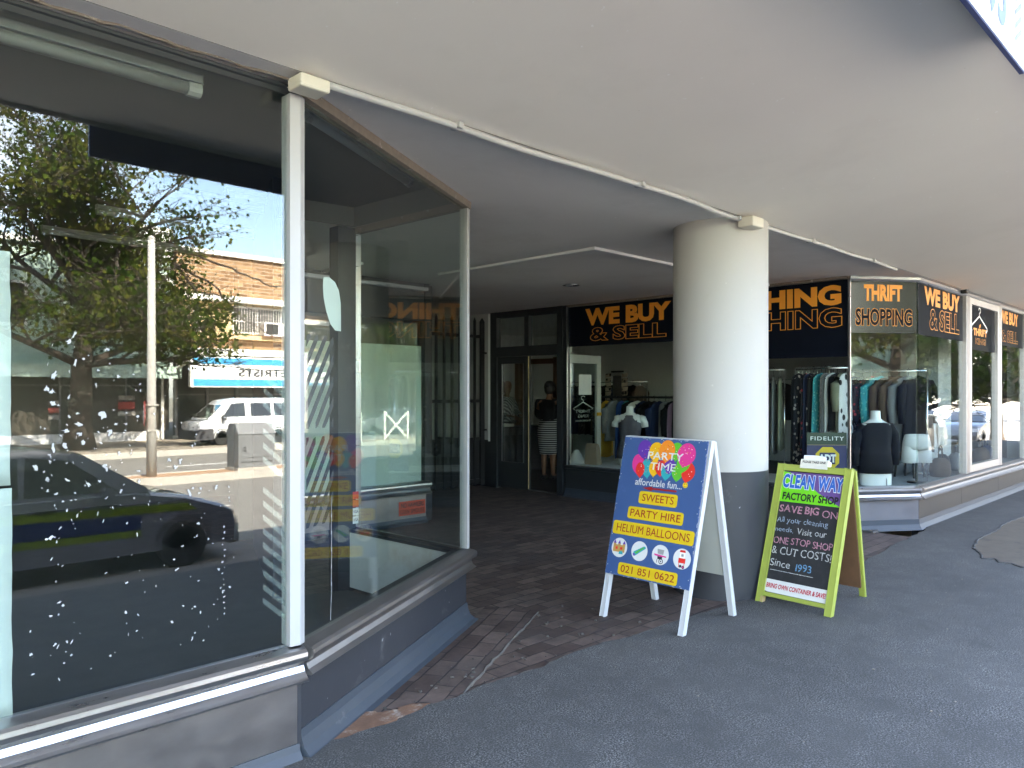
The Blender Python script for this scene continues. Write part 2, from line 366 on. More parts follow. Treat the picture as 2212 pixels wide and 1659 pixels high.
rb = [(.14, .045), (.26, .012), (.42, .02), (.60, .010), (.72, .03), (.66, .10), (.52, .115), (.44, .17), (.34, .14), (.24, .10)]
rb2 = []
for (x0, y0), (x1, y1) in zip(rb, rb[1:]+rb[:1]):
    for i in range(5): rb2.append((x0+(x1-x0)*i/5+random.uniform(-.012, .012), y0+(y1-y0)*i/5+random.uniform(-.008, .008)))
b = MB(); b.prism([(x, y, -.01) for x, y in rb2], (0, 0, .021)); struct(b, 'broken_paving', 'rubble')
b = MB()
for _ in range(70):
    x = random.uniform(.15, 2.6); y = random.uniform(.02, .12)+max(0, x-.4)*.35*random.random(); s_ = random.choice([.003, .004, .006, .010])
    b.prism([(x+s_*random.uniform(.5, 1.3)*math.cos(k*1.05), y+s_*random.uniform(.5, 1.3)*math.sin(k*1.05), .003) for k in range(6)], (0, 0, .003+s_*.5))
tag(b.build('grit', 'mortar'), kind='stuff')
b = MB()
for _ in range(30):
    x = random.uniform(-.6, 5.5); y = random.uniform(-1.9, -.12); s_ = random.choice([.002, .003, .004, .006])
    b.prism([(x+s_*random.uniform(.5, 1.4)*math.cos(k*.9), y+s_*random.uniform(.5, 1.4)*math.sin(k*.9), .0115) for k in range(7)], (0, 0, .0015+s_*.3))
tag(b.build('litter', 'paving'), kind='stuff')

# ------------------------------------------------------------------ the building we stand under
shop = root('shop_building', (3, 6, 0), 'two storey shop building with white plastered canopy over the walkway', 'building')
def sp(mb, name, m, **k): return mb.build(name, m, shop, **k)
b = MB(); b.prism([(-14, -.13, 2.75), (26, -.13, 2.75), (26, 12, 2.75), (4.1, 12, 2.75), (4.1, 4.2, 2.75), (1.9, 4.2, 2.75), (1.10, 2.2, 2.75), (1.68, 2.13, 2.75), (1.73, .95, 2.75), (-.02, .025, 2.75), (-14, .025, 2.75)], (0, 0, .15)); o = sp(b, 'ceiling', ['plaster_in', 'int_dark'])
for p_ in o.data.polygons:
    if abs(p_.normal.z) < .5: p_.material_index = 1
b = MB(); b.prism([(-14, -.131, 2.752), (-14, -2.0, 3.06), (-14, -2.0, 3.3), (-14, -.131, 3.3)], (40, 0, 0)); sp(b, 'soffit', 'plaster')
b = MB(); b.box(-14, -2.03, 3.04, 26, -1.998, 3.42); sp(b, 'fascia', 'plaster')
b = MB(); b.box(-14, 0, 3.3, 26, .3, 7.75); b.box(-14, .3, 7.45, 26, 12, 7.7); b.box(-14, 12, -.3, 26, 12.3, 7.7); b.box(-14.3, .02, -.3, -14, 12.3, 7.75); b.box(26, .02, -.3, 26.3, 12.3, 7.75)
sp(b, 'upper_wall', 'plaster')
for i in range(9):
    b = MB(); x = -12+i*4.2; b.box(x, -.05, 4.3, x+2.4, -.002, 5.9); b.mi = 1; b.box(x+.08, -.06, 4.38, x+1.16, -.052, 5.82); b.box(x+1.24, -.06, 4.38, x+2.32, -.052, 5.82)
    sp(b, 'upper_window', ['white_paint', 'glass'])
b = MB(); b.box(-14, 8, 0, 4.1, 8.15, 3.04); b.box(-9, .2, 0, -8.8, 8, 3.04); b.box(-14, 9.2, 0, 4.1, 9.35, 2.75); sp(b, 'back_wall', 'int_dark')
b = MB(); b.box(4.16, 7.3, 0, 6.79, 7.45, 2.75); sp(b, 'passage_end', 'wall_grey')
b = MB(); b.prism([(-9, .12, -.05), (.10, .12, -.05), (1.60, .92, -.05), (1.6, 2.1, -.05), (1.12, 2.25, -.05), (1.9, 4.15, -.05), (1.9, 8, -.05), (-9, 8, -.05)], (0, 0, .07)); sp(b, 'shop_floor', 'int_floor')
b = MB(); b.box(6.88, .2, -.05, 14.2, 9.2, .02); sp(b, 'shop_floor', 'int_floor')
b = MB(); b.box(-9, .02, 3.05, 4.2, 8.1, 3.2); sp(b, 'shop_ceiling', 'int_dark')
b = MB(); b.box(4.03, 4.22, 0, 4.15, 9.2, 2.75); b.prism([(1.08, 2.25, 0), (1.2, 2.25, 0), (2.0, 4.15, 0), (1.88, 4.15, 0)], (0, 0, 3.04)); sp(b, 'lobby_wall', 'dark_frame')
b = MB(); b.box(6.8, 5.99, .74, 6.95, 9.2, 2.75); b.mi = 1; b.box(6.798, 5.99, 0, 6.95, 9.2, .74); sp(b, 'passage_wall', ['wall_grey', 'dark_frame'])
b = MB(); b.box(6.772, 5.985, .72, 6.797, 6.03, 2.74); sp(b, 'corner_strip', 'white_paint')
b = MB(); b.box(14.2, 0, 0, 14.35, 9.2, 2.75); b.box(6.95, 9.2, 0, 14.2, 9.3, 2.75); sp(b, 'shop_wall', 'int_grey' if 'int_grey' in M else 'wall_grey')
b = MB(); b.box(12.66, -.06, 0, 13.3, .4, 2.75); b.box(13.3, 0, 0, 26, .2, 2.75); sp(b, 'end_pier', 'dark_frame')
# white battens on the lobby ceiling
b = MB(); b.box(3.56, 1.31, 2.725, 6.78, 1.345, 2.7485); b.box(3.56, 1.348, 2.725, 3.595, 3.4, 2.7485); b.box(2.6, 3.4, 2.725, 2.63, 4.1, 2.7485)
sp(b, 'ceiling_batten', 'white_paint')
b = MB(); b.lathe([(.095, 2.742), (.10, 2.735), (.085, 2.733), (.075, 2.748)], (5.19, 2.96, 0), 24, cap=False); b.lathe([(.07, 2.747), (.03, 2.743)], (5.19, 2.96, 0), 20)
tag(b.build('downlight', 'chrome', smooth=True), 'small round recessed downlight in the lobby ceiling before the column', 'downlight')

# round column
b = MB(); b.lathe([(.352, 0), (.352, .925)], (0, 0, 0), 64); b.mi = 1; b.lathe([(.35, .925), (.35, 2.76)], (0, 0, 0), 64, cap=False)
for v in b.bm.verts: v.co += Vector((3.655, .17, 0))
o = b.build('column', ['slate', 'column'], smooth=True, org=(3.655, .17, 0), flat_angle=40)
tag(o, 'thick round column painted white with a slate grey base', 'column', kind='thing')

# conduit with clips, and its two boxes
random.seed(5)
pts = []
for i in range(56):
    x = .02+i*6.55/55; pts.append((x, -.145+.012*math.sin(x*2.1)+.006*math.sin(x*6+1), 2.738-.010+.004*math.sin(x*3.3)))
b = MB(); b.tube(pts, .017, 8); o = b.build('conduit', 'post_white', smooth=True)
tag(o, 'white surface conduit running along the canopy joint', 'conduit')
for i in (6, 18, 28, 38, 49):
    x, y, z = pts[i]; b = MB(); b.box(x-.014, y-.034, z-.012, x+.014, y+.034, z+.016, .004); b.build('clip', 'post_white', o)
b = MB(); b.box(-.088, -.168, 2.685, .045, -.062, 2.738, .010); o = b.build('junction_box', 'cream')
tag(o, 'cream plastic junction box above the white corner post', 'junction box', 'junction boxes on the conduit')
b = MB(); b.box(-.0885, -.1685, 2.702, .0455, -.0615, 2.7035); b.build('lid_seam', 'cream', o)
b = MB(); b.box(3.38, -.245, 2.665, 3.54, -.125, 2.738, .010); o = b.build('junction_box', 'cream')
tag(o, 'cream plastic junction box at the top of the round column', 'junction box', 'junction boxes on the conduit')
b = MB(); b.box(8.95, -.16, 2.71, 9.03, -.09, 2.765, .006); tag(b.build('ceiling_bracket', 'black'), 'small black bracket under the canopy above the hanger window', 'bracket')

# hanging sign board at the canopy edge
sg = root('canopy_sign', (1.2, -2.06, 2.9), 'white illuminable sign board with pale blue digits at the canopy edge', 'sign')
M['sign_edge'] = mat('sign_edge_blue', (.05, .07, .20), .5); M['sign_face'] = mat('sign_face', (.70, .73, .75), .4, var=.02); M['pale_blue'] = mat('pale_blue_vinyl', (.040, .062, .085), .5, var=.03)
M['pale_grey'] = mat('pale_grey_vinyl', (.085, .08, .085), .5)
b = MB(); b.box(-.18, -2.066, 2.868, 2.275, -2.048, 3.72); b.build('sign_case', 'sign_edge', sg)
b = MB(); b.box(-.175, -2.070, 2.872, 2.27, -2.0662, 3.715); b.build('face_panel', 'sign_face', sg)
fr = Frame((0, -2.070, 0), (1, 0, 0), (0, 0, 1)); b = MB(); put_text(b, fr, '395', 1.545, 2.945, 1.93, 3.20, bold=.03); b.build('lettering', 'pale_blue', sg)
b = MB()
for i in range(14):
    z = 2.94+i*.055; b.poly([fr.p(2.09, z, .002), fr.p(2.20, z+.07, .002), fr.p(2.20, z+.095, .002), fr.p(2.09, z+.025, .002)])
b.build('stripe_decal', 'pale_grey', sg)

# ------------------------------------------------------------------ the empty shop's display window (left)
dw = root('display_window', (0, .2, 0), 'empty shop display window with flecks of old paper on its glass', 'shop window')
def dp(mb, name, m, par=None, **k): return mb.build(name, m, par or dw, **k)
A = Vector((0, 0)); B = Vector((1.755, .94)); Cc = Vector((1.71, 2.14))
SILL = [(-.02, .335), (-.02, .478), (.008, .478), (.050, .462), (.062, .452), (.064, .436), (.060, .418), (.036, .408), (.030, .392), (.040, .370), (.060, .352), (.072, .344), (.070, .336), (.02, .335)]
SKIRT = [(-.02, .0), (-.02, .12), (.006, .12), (.010, .085), (.022, .045), (.048, .014), (.075, .004), (.078, 0)]
def vglass(x0, y0, x1, y1, z0, z1, th=.008):
    d = Vector((x1-x0, y1-y0)).normalized(); n = Vector((d.y, -d.x)); m_ = MB(); h = th/2
    m_.prism([(x0+n.x*h, y0+n.y*h, z0), (x1+n.x*h, y1+n.y*h, z0), (x1-n.x*h, y1-n.y*h, z0), (x0-n.x*h, y0-n.y*h, z0)], (0, 0, z1-z0)); return m_
def panel(x0, y0, x1, y1, z0, z1, o0, o1):       # slab standing on the line, from offset o0 to o1 (outwards +)
    d = Vector((x1-x0, y1-y0)).normalized(); n = Vector((d.y, -d.x)); m_ = MB()
    m_.prism([(x0+n.x*o0, y0+n.y*o0, z0), (x1+n.x*o0, y1+n.y*o0, z0), (x1+n.x*o1, y1+n.y*o1, z0), (x0+n.x*o1, y0+n.y*o1, z0)], (0, 0, z1-z0)); return m_
gl = dp(vglass(-8, 0, -.055, 0, .465, 2.70), 'window_pane', 'glass')
gab = dp(vglass(dAB.x*.02, dAB.y*.02, B.x-.02, B.y-.01, .465, 2.70), 'window_pane', 'glass_oblique')
gbc = dp(vglass(B.x, B.y+.03, Cc.x, Cc.y-.02, .465, 2.70), 'window_pane', 'glass_oblique')
b = MB(); b.prism([(-.056, -.028, .478), (-.012, -.032, .478), (.018, -.012, .478), (.018, .04, .478), (-.056, .04, .478)], (0, 0, 2.222)); dp(b, 'corner_post', 'post_white')
b = MB(); b.prism([(B.x-.022, B.y-.036, .478), (B.x+.012, B.y-.018, .478), (B.x+.014, B.y+.03, .478), (B.x-.03, B.y+.028, .478)], (0, 0, 2.222)); dp(b, 'corner_post', 'post_white')
b = MB(); b.box(Cc.x-.02, Cc.y-.02, .478, Cc.x+.025, Cc.y+.02, 2.7); dp(b, 'corner_post', 'alu')
b = MB(); b.box(Cc.x-.175, Cc.y-.02, 0, Cc.x-.021, Cc.y+.10, 2.74); dp(b, 'pillar', 'slate')
b = MB(); b.sweep(SILL, [(-8, 0), (.004, 0)]); dp(b, 'sill', 'alu')
b = MB(); b.sweep(SILL[:11]+[(.052, .346), (.02, .345)], [(.006, .003), (B.x, B.y), (Cc.x, Cc.y)]); dp(b, 'sill', 'alu_dull')
b = panel(-8, 0, -.012, 0, .07, .334, -.02, .006); dp(b, 'kick_panel', 'steel_panel')
b = MB(); b.box(-.012, -.004, .05, .008, .03, .334); dp(b, 'joint_strip', 'slate')
b = MB(); b.sweep([(-.02, 0), (-.02, .345), (.0, .345), (.0, 0)], [(.008, .004), (B.x, B.y), (Cc.x, Cc.y)]); dp(b, 'kick_panel', 'slate')
b = MB(); b.sweep([(-.02, 0), (-.02, .068), (.006, .068), (.014, .04), (.036, .012), (.05, .0)], [(-8, 0), (-.002, 0)]); b.sweep(SKIRT, [(.004, .002), (B.x, B.y), (Cc.x, Cc.y)]); dp(b, 'skirting', 'skirt_paint')
b = MB(); b.sweep([(-.03, 2.70), (-.03, 2.748), (.012, 2.748), (.012, 2.725), (.004, 2.72), (.004, 2.70)], [(-8, 0), (-.005, 0)]); dp(b, 'head_rail', 'dark_frame')
b = MB(); b.sweep([(.0125, 2.737), (.0125, 2.7485), (.019, 2.7485), (.019, 2.737)], [(-8, 0), (-.005, 0)]); dp(b, 'head_bead', 'alu')
b = MB(); random.seed(8); P_ = []
for i in range(160): P_.append((-8+8*i/159, -.022-.022*random.random(), 2.7475))
b.tube(P_, [.003+.005*random.random() for _ in P_], 5); dp(b, 'putty_strip', 'header')
b = MB(); b.sweep([(-.03, 2.70), (-.03, 2.749), (.028, 2.749), (.028, 2.705)], [(.01, .005), (B.x, B.y), (Cc.x, Cc.y)]); dp(b, 'head_rail', 'header')
b = MB(); b.prism([(B.x-.075, B.y+.03, .03), (B.x-.055, B.y+.03, .03), (Cc.x-.055, Cc.y, .03), (Cc.x-.075, Cc.y, .03)], (0, 0, .42)); dp(b, 'inner_lining', 'lining')
b = MB(); q = dAB*1.18-nAB*.10; b.box(q.x-.012, q.y-.012, .02, q.x+.012, q.y+.012, .45); dp(b, 'support_strip', 'white_paint')
b = MB(); b.sweep([(-.085, .445), (-.085, .466), (-.022, .466), (-.022, .445)], [(-8, 0), (0, 0), (B.x, B.y), (Cc.x, Cc.y)]); dp(b, 'inner_ledge', 'slate')
# flecks of paper and glue left on the street pane
random.seed(11); fr = Frame((0, -.0042, 0), (1, 0, 0), (0, 0, 1)); b = MB()
def fleck(u, v, s):
    n = random.randint(8, 13); ph = random.random()*6; a = random.uniform(.35, 1.5); rot = random.uniform(-.6, .6)
    pts = []
    for k in range(n):
        t = ph+2*math.pi*k/n; r = s*random.uniform(.25, 1.45); x, y = r*math.cos(t)*a, r*math.sin(t)/max(.6, a)
        pts.append(fr.p(u+x*math.cos(rot)-y*math.sin(rot), v+x*math.sin(rot)+y*math.cos(rot), .0))
    b.prism(pts, (0, -.0008, 0))
for _ in range(120):
    u = random.uniform(-.93, -.62) if random.random() < .62 else random.uniform(-.95, -.30); v = random.triangular(.95, 1.72, 1.35)
    fleck(u, v, random.choice([.002, .003, .003, .004, .005, .008]))
for _ in range(100):
    u = random.uniform(-.98, -.29); v = random.uniform(.56, 1.15)
    if random.random() < .5: u = random.choice([-.84, -.64, -.44, -.335])+random.gauss(0, .035)
    fleck(u, v, random.choice([.0015, .002, .003, .004, .005]))
for i in range(16): fleck(-.32+random.gauss(0, .004), .66+i*.022, random.choice([.002, .003, .004]))
for i in range(7): fleck(-.83+random.gauss(0, .04), 1.42+i*.045, random.uniform(.006, .013))
dp(b, 'paper_residue', 'residue')
# frosted stripe decals: white ones leaning on the street pane, dark ones on the oblique pane
M['frost'] = glass('frosted_film', .05); nt = M['frost'].node_tree
mx = [n for n in nt.nodes if n.bl_idname == 'ShaderNodeMixShader'][0]; df = nt.nodes.new("ShaderNodeBsdfDiffuse"); df.inputs[0].default_value = (.75, .78, .76, 1)
m2 = nt.nodes.new("ShaderNodeMixShader"); m2.inputs[0].default_value = .07; out = [n for n in nt.nodes if n.bl_idname == 'ShaderNodeOutputMaterial'][0]
nt.links.new(mx.outputs[0], m2.inputs[1]); nt.links.new(df.outputs[0], m2.inputs[2]); nt.links.new(m2.outputs[0], out.inputs[0])
b = MB(); fr2 = Frame((0, .0046, 0), (1, 0, 0), (0, 0, 1))
for z0, z1 in ((1.14, 1.56), (.58, 1.08)):
    n = int((z1-z0)/.055)
    for i in range(n):
        z = z0+i*.055; b.prism([fr2.p(-.155, z+.085), fr2.p(-.060, z), fr2.p(-.060, z+.024), fr2.p(-.155, z+.109)], (0, .0006, 0))
dp(b, 'stripe_decal', 'frost')
fr3 = Frame((0, 0, 0), dAB, (0, 0, 1)); b = MB(); fo = -.0052
for z0, z1 in ((1.345, 1.745), (.93, 1.31)):
    i = 0
    while True:
        zb = z0-.30+i*.092; i += 1
        if zb > z1: break
        # a stripe rising to the right, clipped to the block
        pts = []
        for u, dz in ((.063, 0), (.284, .30)): pts.append((u, zb+dz))
        def clip(u, z): return u, min(max(z, z0), z1)
        (ua, za), (ub, zb2) = pts; w_ = .044
        seg = []
        for t in [k/12 for k in range(13)]:
            u = ua+(ub-ua)*t; z = za+(zb2-za)*t
            lo, hi = max(z, z0), min(z+w_, z1)
            if hi-lo > .003: seg.append((u, lo, hi))
        for (u0, l0, h0), (u1, l1, h1) in zip(seg, seg[1:]):
            b.prism([fr3.p(u0, l0, fo), fr3.p(u1, l1, fo), fr3.p(u1, h1, fo), fr3.p(u0, h0, fo)], -nAB*.0006)
dp(b, 'stripe_decal', 'slate')
b = MB(); pts = []
for k in range(13):
    t = k/12; pts.append(fr3.p(.195+.17*t**.6*math.sin(t*1.5), 2.0-.115*t, fo))
leaf = [(.20, 2.0), (.25, 2.005), (.30, 1.99), (.335, 1.955), (.35, 1.90), (.352, 1.84), (.352, 1.775), (.30, 1.775), (.26, 1.80), (.225, 1.85), (.202, 1.91), (.196, 1.96)]
b.prism([fr3.p(u, v, fo) for u, v in leaf], -nAB*.0006); dp(b, 'leaf_decal', 'paper')
b = MB()
for k in range(7):
    u0 = .245+random.uniform(-.004, .004); z = .50+k*.075
    b.prism([fr3.p(u0, z, .0045), fr3.p(u0+.003, z, .0045), fr3.p(u0+.007, z+.09, .0045), fr3.p(u0+.0055, z+.09, .0045)], nAB*.0005)
dp(b, 'drip_mark', 'residue')
# card stickers low on the far pane
for i, (c, s_) in enumerate((((.55, .05, .04), None), ((.55, .10, .05), None), ((.72, .74, .8), 'VISA'), ((.72, .74, .8), 'VISA'))):
    key = 'sticker%d' % i; M[key] = mat('card_sticker_%d' % i, c, .5, var=.25, vs=70)
    f4 = Frame((Cc.x+.030, Cc.y-.022, 0), (0, 1, 0), (0, 0, 1)); f4 = Frame((Cc.x-.022, Cc.y-.0255, 0), (1, 0, 0), (0, 0, 1)); b = MB(); z = .69-i*.062
    b.prism([f4.p(-.03, z), f4.p(.022, z), f4.p(.022, z+.056), f4.p(-.03, z+.056)], (0, -.001, 0)); o = dp(b, 'card_sticker', key)
    if s_:
        M.setdefault('visa_blue', mat('visa_blue', (.02, .04, .25), .5)); b = MB(); put_text(b, f4, s_, -.026, z+.018, .018, z+.04, w=.002, bold=.02); b.build('lettering', 'visa_blue', o)
# papers taped inside, at the frame's left
for z0, z1, lab in ((1.205, 1.945, 'upper pale green paper sheet covering the end of the display window'), (.47, 1.196, 'lower bluish white paper sheet covering the end of the display window')):
    b = MB(); n = 14; L = []; x1 = -1.008+ (0 if z0 > 1 else .006)
    for j in range(n+1):
        z = z0+(z1-z0)*j/n; L.append([(x, .012+.006*math.sin(x*9+z*5)+random.uniform(0, .003), z) for x in [-1.75+(x1+1.75+random.uniform(-.002, .002))*k/8 for k in range(9)]])
    V = [[b.bm.verts.new(p) for p in r] for r in L]
    for j in range(n):
        for k in range(8): b._f([V[j][k], V[j][k+1], V[j+1][k+1], V[j+1][k]])
    o = b.build('paper_sheet', 'paper', smooth=True); md = o.modifiers.new('s', 'SOLIDIFY'); md.thickness = .001
    tag(o, lab, 'paper', 'paper sheets on the display window')
# fluorescent fittings in the empty shop
M['tube_cap'] = mat('tube_cap', (.26, .265, .26), .4)
M['soft_pale'] = mat('pale_tube_diffuser', (.36, .37, .37), .3, var=.02)
def tube_light(p, q, lab, r=.03, tm='soft_pale'):
    p, q = Vector(p), Vector(q); mid = (p+q)/2
    o = root('tube_light', mid, lab, 'light fitting', 'tube lights in the empty shop')
    d = (q-p).normalized(); b = MB(); b.obar(p+Vector((0, 0, .035)), q+Vector((0, 0, .035)), .055, .03, bev=.005); b.build('batten', tm, o)
    b = MB(); b.tube([p+d*.02, q-d*.02], r*.8, 10); b.build('tube', tm, o, smooth=True)
    for e, s_ in ((p, 1), (q, -1)):
        b = MB(); b.tube([e, e+d*s_*.05], r, 10); b.build('end_cap', 'tube_cap', o)
tube_light((-1.7, .115, 2.66), (-.36, .115, 2.66), 'unlit tube light along the street pane by the junction box', tm='tube_dimmed')
tube_light((.50, .82, 2.97), (1.72, 1.50, 2.97), 'unlit tube light slanting behind the oblique pane')
tube_light((.95, 2.72, 2.98), (1.75, 2.72, 2.98), 'short unlit tube light deeper inside the empty shop')
tube_light((.55, 3.0, 2.98), (1.75, 3.05, 2.98), 'long unlit tube light in the second row of the empty shop')
tube_light((.45, 4.0, 2.98), (2.0, 4.05, 2.98), 'long unlit tube light in the third row of the empty shop')
tube_light((.35, 5.2, 2.98), (2.1, 5.3, 2.98), 'long unlit tube light nearest the dark back wall')

# ------------------------------------------------------------------ the papered window across the lobby
M['paper_far'] = mat('far_paper', (.80, .86, .84), .8, var=.05, vs=9)
pw = root('papered_shopfront', (3, 4.2, 0), 'low shopfront across the lobby with papered glass and a red notice', 'shop window')
b = panel(1.95, 4.15, 4.0, 4.15, .05, .336, -.02, .004); b.build('kick_panel', 'steel_panel', pw)
b = MB(); b.sweep([(-.02, 0), (-.02, .068), (.006, .068), (.02, .03), (.05, 0)], [(1.95, 4.15), (4.0, 4.15)]); b.build('skirting', 'skirt_paint', pw)
b = MB(); b.sweep(SILL, [(1.95, 4.15), (4.04, 4.15)]); b.build('sill', 'alu', pw)
vglass(2.0, 4.15, 3.96, 4.15, .465, 2.32).build('window_pane', 'glass', pw)
b = MB(); b.box(3.965, 4.12, .478, 4.03, 4.18, 2.75); b.build('corner_post', 'dark_frame', pw)
b = MB(); b.box(1.95, 4.13, 2.32, 3.965, 4.24, 2.75); b.build('head_panel', 'slate', pw)
b = MB(); b.box(1.9, 4.075, 2.66, 3.98, 4.128, 2.70, .004); b.build('head_rail', 'alu', pw)
b = MB(); b.box(2.0, 4.172, .478, 3.95, 4.176, 2.03); b.build('paper_cover', 'paper_far', pw)
b = MB(); b.box(1.95, 4.6, 0, 4.03, 4.7, 2.75); b.build('back_panel', 'int_dark', pw)
M['notice_red'] = mat('notice_red', (.62, .075, .03), .5, var=.08)
b = MB(); b.box(3.61, 4.140, .105, 3.985, 4.1455, .265); o = b.build('notice', 'notice_red', pw); f5 = Frame((0, 4.140, 0), (1, 0, 0), (0, 0, 1))
b = MB(); put_text(b, f5, 'NO HAWKERS', 3.64, .195, 3.96, .245, w=.001, bold=.03); put_text(b, f5, 'GEEN SMOUSE', 3.625, .125, 3.97, .172, w=.001, bold=.03); b.build('lettering', 'black', o)

# ------------------------------------------------------------------ spiked gate across the passage
GY = 6.15
g = root('security_gate', (5.4, GY, 0), 'tall black spiked steel gate across the dark passage', 'gate')
b = MB(); 
for z in (.10, .76, 1.36, 2.38): b.obar((4.2, GY, z), (6.77, GY, z), .035, .05)
b.build('gate_rail', 'black', g)
for i in range(17):
    x = 4.22+i*.1575; w_ = .036 if i not in (0, 16) else .085; h = 2.62
    b = MB(); b.box(x-w_/2, GY-.03, .02, x+w_/2, GY, h); b.loft([[(x-w_/2, GY-.03, h), (x+w_/2, GY-.03, h), (x+w_/2, GY, h), (x-w_/2, GY, h)], [(x-.003, GY-.017, h+.06), (x+.003, GY-.017, h+.06), (x+.003, GY-.013, h+.06), (x-.003, GY-.013, h+.06)]]); b.build('gate_bar', 'black', g)
b = MB(); b.box(4.2, GY+.01, .04, 6.76, GY+.03, .78); b.build('lower_plate', 'black', g)
for z in (2.12, .9): b = MB(); b.obar((6.74, GY-.05, z), (6.80, GY-.05, z), .03, .03); b.build('hinge', 'black', g)
# ------------------------------------------------------------------ pavement board: party shop
def cmat(n, c, r=.5, **k):
    if n not in M: M[n] = mat(n, c, r, **k)
    return n
cmat('sign_blue', (.045, .095, .24), .45, var=.08, vs=5, dirt=(.10, .16, .36), ds=4, dpos=(.66, .8)); cmat('yellow', (.68, .47, .012), .5, var=.05); cmat('dark_red', (.30, .012, .012), .5)
cmat('white_art', (.66, .66, .64), .5, var=.03); cmat('chip_white', (.5, .5, .5), .8, var=.1); cmat('art_red', (.70, .03, .02)); cmat('art_green', (.10, .45, .03)); cmat('art_orange', (.85, .25, .02)); cmat('art_pink', (.70, .04, .25))
cmat('art_purple', (.12, .035, .33)); cmat('art_amber', (.80, .42, .01)); cmat('art_teal', (.02, .35, .38)); cmat('art_steel', (.30, .30, .30)); cmat('art_dark', (.03, .02, .03)); cmat('art_tan', (.50, .28, .08)); cmat('glint', (.9, .88, .8))
cmat('board_white', (.48, .49, .50), .5, var=.06, vs=20, dirt=(.45, .44, .42), ds=16, dpos=(.6, .7)); cmat('board_back', (.42, .43, .38), .7, var=.06)
def balloon(mb, fr, u, v, ru, rv, w, tilt=0):
    pts = []
    for k in range(26):
        a = 2*math.pi*k/26; x = ru*math.cos(a); y = rv*math.sin(a)
        if y < 0: x *= 1+.42*y/rv*abs(y/rv)
        pts.append((x, y))
    c, s_ = math.cos(tilt), math.sin(tilt)
    mb.poly([fr.p(u+x*c-y*s_, v+x*s_+y*c, w) for x, y in pts])
    mb.poly([fr.p(u+x*c-y*s_, v+x*s_+y*c, w) for x, y in ((-.004, -rv*1.0), (.004, -rv*1.0), (.007, -rv*1.07), (-.007, -rv*1.07))])
def a_board(name, loc, label, cat, group=None): return root(name, loc, label, cat, group)
pb = root('pavement_board', (2.76, .05, 0), 'blue and yellow folding pavement board with balloons, standing left of the other board', 'pavement sign', 'folding boards before the column')
FL, FR_ = Vector((2.456, .382, 0)), Vector((2.437, -.273, 0)); RL, RR = Vector((3.07, .375, 0)), Vector((3.06, -.281, 0)); TL, TR = Vector((2.752, .378, 1.185)), Vector((2.772, -.279, 1.175))
def leg(p, q, n, m, par): b = MB(); b.obar(p, q, .035, .035, up=(1, 0, .1), bev=.003); b.build(n, m, par)
out = Vector((-1, 0, 0))
ins = Vector((0, -.018, 0))
for p, q in ((FL, TL), (FR_, TR)): leg(p+(ins if p is FL else -ins)+Vector((.012, 0, .0)), q+(ins if p is FL else -ins)+Vector((.012, 0, 0)), 'leg', 'board_white', pb)
for p, q in ((RL, TL), (RR, TR)): leg(p+(ins if p is RL else -ins), q+(ins if p is RL else -ins)+Vector((.035, 0, 0)), 'leg', 'board_white', pb)
t0 = .235; PL0, PR0 = FL.lerp(TL, t0), FR_.lerp(TR, t0)
fp = Frame(PL0, PR0-PL0, TL-PL0); PW = (PR0-PL0).length; PH = (TL-PL0).length
b = MB(); b.prism([fp.p(0, 0, .010), fp.p(PW, 0, .010), fp.p(PW, PH, .010), fp.p(0, PH, .010)], fp.n*.006); board = b.build('panel', 'sign_blue', pb)
def q(u, v): return u*PW, (1-v)*PH
b = MB()     # chipped white edges
for side in range(4):
    for k in range(46):
        t = random.random(); s_ = random.choice([.002, .003, .004, .007])
        u, v = [(t*PW, .001), (t*PW, PH-.001), (.001, t*PH), (PW-.001, t*PH)][side]
        b.poly([fp.p(min(max(u+random.uniform(-1, 1)*s_*2.2*(side < 2 or .4), 0), PW), min(max(v+random.uniform(-1, 1)*s_*(1 if side < 2 else 2.6), 0), PH), .0163) for _ in range(4)])
for k in range(5):
    for u in (.012, PW-.012): b.poly(disc(fp, u, .06+k*PH*.22, .0035, .0035, .0166, 8))
    b.poly(disc(fp, .05+k*.135, PH-.012, .0035, .0035, .0166, 8)); b.poly(disc(fp, .05+k*.135, .013, .0035, .0035, .0166, 8))
b.build('worn_edge', 'chip_white', board)
bl = [(.22, .20, .055, .085, 'art_pink', .25), (.33, .22, .045, .075, 'art_teal', .2), (.25, .235, .04, .06, 'art_red', .1), (.42, .215, .045, .065, 'art_amber', 0), (.50, .21, .05, .06, 'art_red', 0), (.57, .235, .045, .06, 'art_teal', 0), (.60, .19, .045, .06, 'art_purple', 0), (.70, .235, .045, .062, 'art_green', 0), (.82, .225, .055, .075, 'art_red', -.15), (.755, .165, .055, .07, 'art_green', -.1),
      (.275, .085, .062, .078, 'art_purple', .15), (.657, .085, .055, .07, 'art_green', 0), (.417, .098, .062, .078, 'art_amber', .05), (.545, .085, .068, .085, 'art_orange', 0), (.775, .105, .075, .092, 'art_pink', -.2)]
for k, (u, v, ru, rv, m_, t) in enumerate(bl):
    b = MB(); U, V = q(u, v); balloon(b, fp, U, V, ru*.92, rv*.86, .0164+.0001*k, t); o = b.build('balloon_print', m_, board)
b = MB()
for k in range(120):
    u, v = q(random.uniform(.2, .86), random.uniform(.04, .25)); b.mi = k % 3; b.poly(blob(fp, u, v, .0035, .003, .0182, 5))
b.build('confetti_print', ['glint', 'art_amber', 'art_red'], board)
